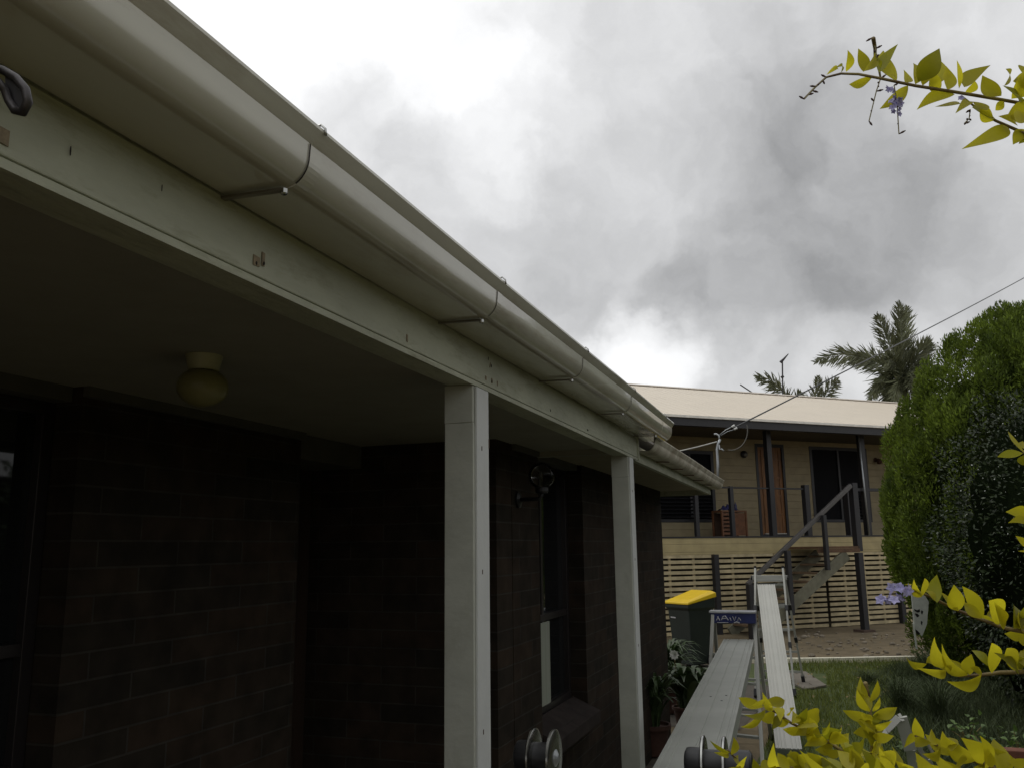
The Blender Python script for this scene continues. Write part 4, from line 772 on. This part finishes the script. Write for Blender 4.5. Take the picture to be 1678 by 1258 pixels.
for i, (b_, tp_, sg_, wd_, dd_, dr_) in enumerate((((1479, 625), (1473, 497), 0, .55, 0, -.1), ((1480, 628), (1487, 505), 0, .55, .8, -.1), ((1478, 625), (1437, 517), .12, .5, -.5, .1), ((1476, 622), (1336, 592), .55, .6, -.4, .6), ((1477, 622), (1395, 590), .35, .55, .9, .5),
        ((1482, 625), (1522, 562), .2, .55, 0, .3), ((1476, 628), (1425, 655), .55, .6, -.8, .9), ((1483, 628), (1535, 610), .45, .6, .6, .8), ((1478, 630), (1448, 668), .45, .6, -1, 1), ((1484, 630), (1512, 662), .5, .6, -1, 1), ((1480, 630), (1478, 672), .3, .55, -1.4, 1), ((1482, 628), (1500, 640), .45, .6, -1.6, .8), ((1478, 620), (1452, 590), .3, .5, -1.2, .5), ((1480, 626), (1465, 655), .4, .6, -1.6, .9))):
    frond(PM, pp(*b_), pp(*tp_, PD + dd_), sg_, wd_, 110, V(up), i, dr_)
P2 = thing('palm_tree', tuple(V((pp(1290, 660).x, pp(1290, 660).y, 0))), 'palm with a few frond tips showing above the roof beside the aerial', 'palm tree')
MB().tube([(pp(1296, 690).x, pp(1296, 690).y, 0), tuple(pp(1296, 672))], [.18, .14], 10).build('trunk', mat('palm_trunk', (0, 0, 0)), P2)
frond(P2, pp(1302, 670), pp(1239, 617), .32, .42, 54, V(up), 41, .7); frond(P2, pp(1300, 672), pp(1262, 628), .25, .4, 30, V(up), 42, .8); frond(P2, pp(1298, 668), pp(1311, 643), .05, .3, 20, V(up), 43, .1)
P3 = thing('palm_tree', tuple(V((pp(1345, 660).x, pp(1345, 660).y, 0))), 'palm with one upright frond showing above the roof between the aerial and the tall palm', 'palm tree')
MB().tube([(pp(1336, 700).x, pp(1336, 700).y, 0), tuple(pp(1334, 682))], [.18, .14], 10).build('trunk', mat('palm_trunk', (0, 0, 0)), P3)
frond(P3, pp(1330, 690), pp(1341, 618), .02, .38, 54, V(up), 51, .2); frond(P3, pp(1333, 690), pp(1372, 622), .22, .4, 54, V(up), 52, .5)
# --- golden foreground branches
LN = -fw
def branch(label, stems, leaves, d, mleaf=M_LEAF, rnd=(), flowers=(), seeds=(), seed=1, name='golden_branch', r0=.0022):
    """stems: pixel paths at depth d; leaves: (base, tip, width px)"""
    r = random.Random(seed); p0 = ond(*stems[0][0], d); T = thing(name, tuple(p0), label, 'branch')
    for s_ in stems:
        pts = [ond(x, y, d + .02 * math.sin(k_ * .9)) for k_, (x, y) in enumerate(s_)]
        MB().tube(pts, [r0 * (.5 + .6 * k_ / max(1, len(pts) - 1)) for k_ in range(len(pts))], 6).build('stem', M_TWIG, T, smooth=True)
    L1, L2 = MB(), MB()
    def one(b_, t_, w_):
        tgt = L1 if r.random() < .8 else L2; db = d + r.uniform(-.015, .015); dt = db + r.uniform(-.035, .035)
        tgt.leaf(ond(*b_, db), ond(*t_, dt), w_ / 1400 * d * (1.02 if d > .95 else 1.04), LN + V((r.uniform(-.45, .45), r.uniform(-.45, .45), r.uniform(-.2, .7))), fold=r.uniform(.1, .5), curl=r.uniform(-.12, .18), n=12, bend=r.choice((-1, 1)) * r.uniform(.04, .16))
    for b_, t_, w_ in leaves: one(b_, t_, w_)
    for (pth, n_, ln, w_) in rnd:
        for k_ in range(n_):
            u_ = (k_ + r.random()) / n_ * (len(pth) - 1); i = min(int(u_), len(pth) - 2); f = u_ - i
            bx = pth[i][0] * (1 - f) + pth[i + 1][0] * f; by = pth[i][1] * (1 - f) + pth[i + 1][1] * f
            dx, dy = pth[i][0] - pth[i + 1][0], pth[i][1] - pth[i + 1][1]; ll = math.hypot(dx, dy); a = math.atan2(dy, dx) + (1 if k_ % 2 else -1) * r.uniform(.35, 1.25)
            q_ = ln * r.uniform(.65, 1.15); one((bx, by), (bx + math.cos(a) * q_, by + math.sin(a) * q_), w_ * r.uniform(.8, 1.15))
    if L1.v: L1.build('foliage', mleaf, T, smooth=True)
    if L2.v: L2.build('foliage', M_LEAFG, T, smooth=True)
    M_PUR = mat('lavender_petal', (.42, .40, .64), .7, var=.25, scale=60, trans=.25); M_BUD = mat('dark_bud', (.07, .035, .03), .6); 
    for (x, y, n_, rad_, sz_) in flowers:
        fm = MB(); c = ond(x, y, d)
        for k_ in range(n_):
            c2 = c + V((r.gauss(0, 1), r.gauss(0, 1), r.gauss(0, 1))) * rad_ / 1400 * d; nn = (LN + V((r.uniform(-1, 1), r.uniform(-1, 1), r.uniform(-.6, .8)))).normalized(); x1 = nn.orthogonal().normalized(); y1 = nn.cross(x1)
            for j in range(5):
                a = j * 1.257 + k_; fm.leaf(c2, c2 + (x1 * math.cos(a) + y1 * math.sin(a)) * sz_ / 1400 * d + nn * sz_ / 5600 * d, sz_ * .75 / 1400 * d, nn, n=3)
        fm.build('flower', M_PUR, T)
    for pth in seeds:
        pts = [ond(x, y, d) for x, y in pth]; MB().tube(pts, .0007, 5).build('flower_stalk', mat('pale_stalk', (.30, .27, .15), .7), T)
        bd = MB()
        for k_ in range(7):
            u_ = k_ / 6 * (len(pts) - 1.001); i = int(u_); p = pts[i].lerp(pts[i + 1], u_ - i); o_ = V(right) * r.uniform(-.005, .005) + V(up) * r.uniform(-.003, .003)
            bd.tube([p, p + o_, p + o_ * 1.7], [.0006, .0013, .0005], 6)
        bd.build('buds', M_BUD, T)
    return T
def g7(l): return [((1278 + a / 4.19, b / 4.19), (1278 + c / 4.19, e / 4.19), w_ / 4.19) for a, b, c, e, w_ in l]
branch('golden leaved twig with hanging lavender flowers against the sky, top right', [[(1318, 162), (1336, 143), (1354, 127), (1378, 121), (1407, 122), (1443, 129), (1500, 141), (1564, 151), (1636, 163), (1720, 178)], [(1576, 158), (1607, 183), (1631, 198), (1672, 216), (1720, 235)], [(1443, 129), (1440, 112), (1434, 95), (1434, 80), (1431, 63)]],
    g7([(455, 495, 465, 345, 52), (575, 495, 538, 335, 80), (580, 490, 655, 345, 52), (680, 500, 810, 305, 70), (800, 560, 710, 350, 110), (640, 525, 475, 580, 55), (880, 590, 685, 750, 85), (930, 580, 915, 435, 80), (950, 560, 1095, 335, 130), (1060, 590, 1075, 395, 80), (1150, 620, 1140, 455, 105), (1230, 610, 1215, 415, 62), (1265, 600, 1445, 450, 95), (1200, 650, 940, 755, 75), (1240, 715, 1065, 735, 52), (1300, 700, 1205, 780, 62), (1520, 660, 1390, 520, 95), (1540, 590, 1550, 475, 65), (1590, 680, 1677, 480, 150), (1640, 700, 1530, 590, 90), (1480, 820, 1320, 740, 95), (1570, 880, 1250, 1025, 100), (1480, 760, 1540, 700, 55), (1620, 850, 1500, 800, 75), (1720, 720, 1560, 800, 125), (1680, 890, 1600, 995, 75), (1700, 800, 1620, 840, 90),
    (980, 590, 1010, 420, 90), (1100, 620, 1040, 480, 90), (1340, 560, 1310, 640, 70), (1330, 700, 1420, 760, 70), (1380, 720, 1470, 830, 80), (320, 515, 400, 480, 26), (420, 500, 380, 470, 24), (800, 560, 760, 510, 40), (860, 570, 850, 480, 60), (690, 470, 660, 410, 30), (1680, 960, 1640, 990, 60), (1700, 640, 1600, 560, 130), (1720, 560, 1690, 470, 120)]),
    1.0, flowers=[(1470, 168, 9, 5, 7), (1461, 146, 4, 3, 6), (1472, 183, 4, 4, 5), (1574, 166, 3, 4, 5)], seeds=[[(1443, 129), (1436, 150), (1424, 199)], [(1465, 140), (1470, 170), (1473, 220)], [(1354, 127), (1337, 142), (1318, 163)], [(1436, 100), (1435, 80), (1430, 62)], [(1590, 180), (1588, 195), (1580, 203)]], seed=3)
branch('small golden sprig poking in at the right edge, highest of the right side sprigs', [[(1700, 748), (1678, 740)]], [((1678, 741), (1652, 706), 13), ((1676, 742), (1634, 748), 12), ((1684, 744), (1668, 757), 12), ((1690, 740), (1676, 722), 14)], .9, seed=5)
branch('small golden sprig at the right edge, level with the verandah railing', [[(1710, 860), (1660, 850)]], [((1690, 848), (1648, 838), 20), ((1690, 862), (1652, 856), 12), ((1685, 890), (1664, 877), 12), ((1700, 900), (1668, 902), 10)], .9, seed=6)
def g8(l): return [((1478 + a / 5.03, 900 + b / 5.03), (1478 + c / 5.03, 900 + e / 5.03), w_ / 5.03) for a, b, c, e, w_ in l]
branch('golden branch crossing in front of the dark bush, upper of the two right hand branches', [[(1486, 962), (1518, 974), (1571, 1000), (1605, 1013), (1649, 1029), (1720, 1042)]],
    g8([(160, 390, 98, 243, 62), (160, 390, 188, 233, 60), (290, 435, 288, 205, 95), (270, 420, 185, 335, 50), (462, 502, 428, 288, 140), (462, 502, 318, 345, 75), (670, 560, 498, 300, 110), (660, 565, 510, 430, 75), (800, 615, 715, 420, 150), (860, 590, 760, 430, 120), (810, 612, 640, 568, 65), (920, 650, 920, 455, 150), (960, 660, 1015, 465, 150), (1040, 640, 960, 500, 130), (1010, 700, 845, 690, 75), (1000, 790, 1015, 690, 90), (95, 325, 20, 285, 42), (860, 650, 700, 540, 90), (1060, 660, 1000, 560, 150)]),
    .9, flowers=[(1466, 975, 7, 7, 10), (1484, 965, 4, 4, 9), (1452, 984, 3, 4, 9)], seed=8)
branch('golden branch in front of the lower dark bush, lower of the two right hand branches', [[(1550, 1098), (1572, 1107), (1609, 1105), (1640, 1101), (1720, 1099)]],
    g8([(368, 965, 268, 718, 105), (205, 940, 28, 868, 62), (370, 1000, 200, 935, 60), (362, 1000, 118, 972, 62), (545, 1030, 328, 773, 85), (560, 1030, 572, 860, 110), (550, 1015, 395, 903, 60), (655, 1030, 372, 1085, 85), (660, 1025, 560, 972, 55), (742, 1015, 740, 768, 125), (720, 960, 575, 828, 60), (935, 1000, 760, 848, 105), (930, 995, 865, 810, 105), (940, 985, 1010, 815, 120), (1010, 960, 940, 870, 80), (1060, 990, 980, 830, 120), (400, 1000, 355, 955, 30)]),
    .85, seed=9)
def g5(l): return [((1180 + a / 6.99, 1090 + b / 6.99), (1180 + c / 6.99, 1090 + e / 6.99), w_ / 6.99) for a, b, c, e, w_ in l]
stF = [(1251, 1152), (1297, 1184), (1353, 1212), (1387, 1234), (1417, 1258), (1450, 1290)]
branch('golden branch sweeping over the lower end of the sloping plank', [stF],
    g5([(500, 470, 210, 362, 105), (520, 500, 235, 700, 62), (520, 500, 265, 560, 60), (500, 430, 740, 395, 110), (560, 480, 690, 640, 130), (700, 560, 600, 730, 90), (760, 560, 800, 480, 90), (820, 640, 1130, 560, 160), (860, 640, 1000, 480, 120), (900, 680, 1130, 700, 150), (980, 740, 1010, 830, 70), (1080, 780, 1260, 640, 90), (1000, 700, 1150, 800, 110), (1200, 850, 1400, 740, 120), (1250, 870, 1480, 860, 120), (1400, 960, 1650, 800, 120), (1300, 900, 1300, 720, 70), (1210, 850, 1090, 820, 50)]) , .82, rnd=[(stF, 26, 34, 15)], seed=11)
branch('upright golden sprig of paired leaves rising above the lawn', [[(1427, 1200), (1427, 1170), (1424, 1145), (1418, 1118)], [(1427, 1200), (1430, 1270)]],
    [((1427, 1163), (1410, 1108), 14), ((1425, 1150), (1438, 1114), 10), ((1426, 1162), (1402, 1124), 17), ((1426, 1165), (1404, 1128), 12), ((1430, 1172), (1470, 1158), 16), ((1427, 1175), (1381, 1163), 15), ((1428, 1180), (1452, 1173), 12), ((1427, 1185), (1410, 1170), 12), ((1430, 1195), (1462, 1180), 16), ((1428, 1195), (1405, 1182), 14), ((1430, 1205), (1465, 1205), 14), ((1428, 1206), (1398, 1200), 15), ((1432, 1165), (1442, 1142), 12), ((1422, 1140), (1412, 1116), 9)], .9, rnd=[([(1428, 1190), (1430, 1270)], 12, 34, 14)], seed=12)
stH = [(1500, 1205), (1540, 1222), (1580, 1240), (1640, 1262), (1700, 1290)]
branch('golden branch along the bottom right corner in front of the brick edging', [stH], [((1560, 1235), (1516, 1202), 18), ((1552, 1225), (1544, 1197), 14), ((1600, 1245), (1548, 1205), 24), ((1610, 1250), (1575, 1208), 26), ((1615, 1262), (1606, 1205), 18), ((1640, 1270), (1628, 1210), 30), ((1650, 1275), (1620, 1222), 24), ((1580, 1262), (1530, 1238), 18), ((1700, 1270), (1650, 1245), 20), ((1560, 1262), (1500, 1245), 20)], .8, rnd=[(stH, 16, 34, 15)], seed=13)
stI = [(1270, 1254), (1330, 1262), (1420, 1262), (1500, 1262), (1560, 1270)]
branch('mass of golden leaves along the bottom edge between the ladder and the bracket', [stI], [((1380, 1275), (1275, 1245), 34), ((1330, 1280), (1268, 1262), 30), ((1350, 1262), (1310, 1228), 16), ((1390, 1285), (1345, 1238), 24), ((1440, 1285), (1392, 1225), 26), ((1480, 1280), (1440, 1222), 24), ((1520, 1290), (1500, 1232), 26), ((1550, 1290), (1540, 1240), 26)], .72, rnd=[(stI[:4], 30, 38, 19)], seed=14)
stJ = [(1192, 1228), (1204, 1240), (1222, 1262), (1240, 1290)]
branch('small golden sprig in front of the right hinge of the near ladder', [stJ], [((1196, 1232), (1163, 1212), 10), ((1194, 1234), (1170, 1232), 9), ((1198, 1236), (1202, 1206), 12), ((1215, 1258), (1210, 1236), 10), ((1215, 1258), (1224, 1238), 12), ((1240, 1280), (1234, 1242), 14), ((1225, 1262), (1180, 1262), 14)], .8, seed=15, r0=.0015)
# body of the golden shrub the branches grow from, to the right of the view
GS = thing('golden_shrub', (1.5, .7, 0), 'tall golden shrub growing just outside the right edge of the view', 'shrub')
for a in range(6): MB().tube([(1.5 + .1 * math.cos(a), .7 + .1 * math.sin(a), 0), (1.5 + .4 * math.cos(a), .7 + .4 * math.sin(a), 1.2), (1.5 + .6 * math.cos(a), .6 + .7 * math.sin(a), 2.5)], [.03, .02, .008], 6).build('stem', M_BARK, GS, smooth=True)
n = 9000; q = unit(rng.normal(0, 1, (n, 3))); r_ = rng.uniform(.5, 1.05, (n, 1)); P_ = np.array([1.6, .55, 1.6]) + q * r_ * np.array([.95, 1.5, 1.5]); k = (P_[:, 0] > .25 * P_[:, 1] + .22) & (P_[:, 2] > .1); P_ = P_[k]; n = len(P_)
A = unit(rng.normal(0, 1, (n, 3))) * rng.uniform(.02, .032, (n, 1)); B = unit(np.cross(A, rng.normal(0, 1, (n, 3)))) * .014
quads('foliage', P_, A, B, M_LEAFG, GS)
# added hedge, outside the view: put there to darken the window reflections
HG = thing('added_hedge', (6, 3, 0), 'added tall dark hedge outside the view, there to darken the window reflections', 'hedge')
MB().box((5.6, -6, 0), (6.6, 13, 2.9)).build('inner_hedge', mat('inner_shrub', (0, 0, 0)), HG)
n = 16000; P_ = np.stack([5.5 + rng.normal(0, .12, n), rng.uniform(-6, 13, n), rng.uniform(.05, 3.1, n)], 1); A = unit(rng.normal(0, 1, (n, 3))) * .06; B = unit(np.cross(A, rng.normal(0, 1, (n, 3)))) * .03
quads('foliage', P_, A, B, M_FERN, HG)
for o in S.objects:
    if 'base' in o: del o['base']
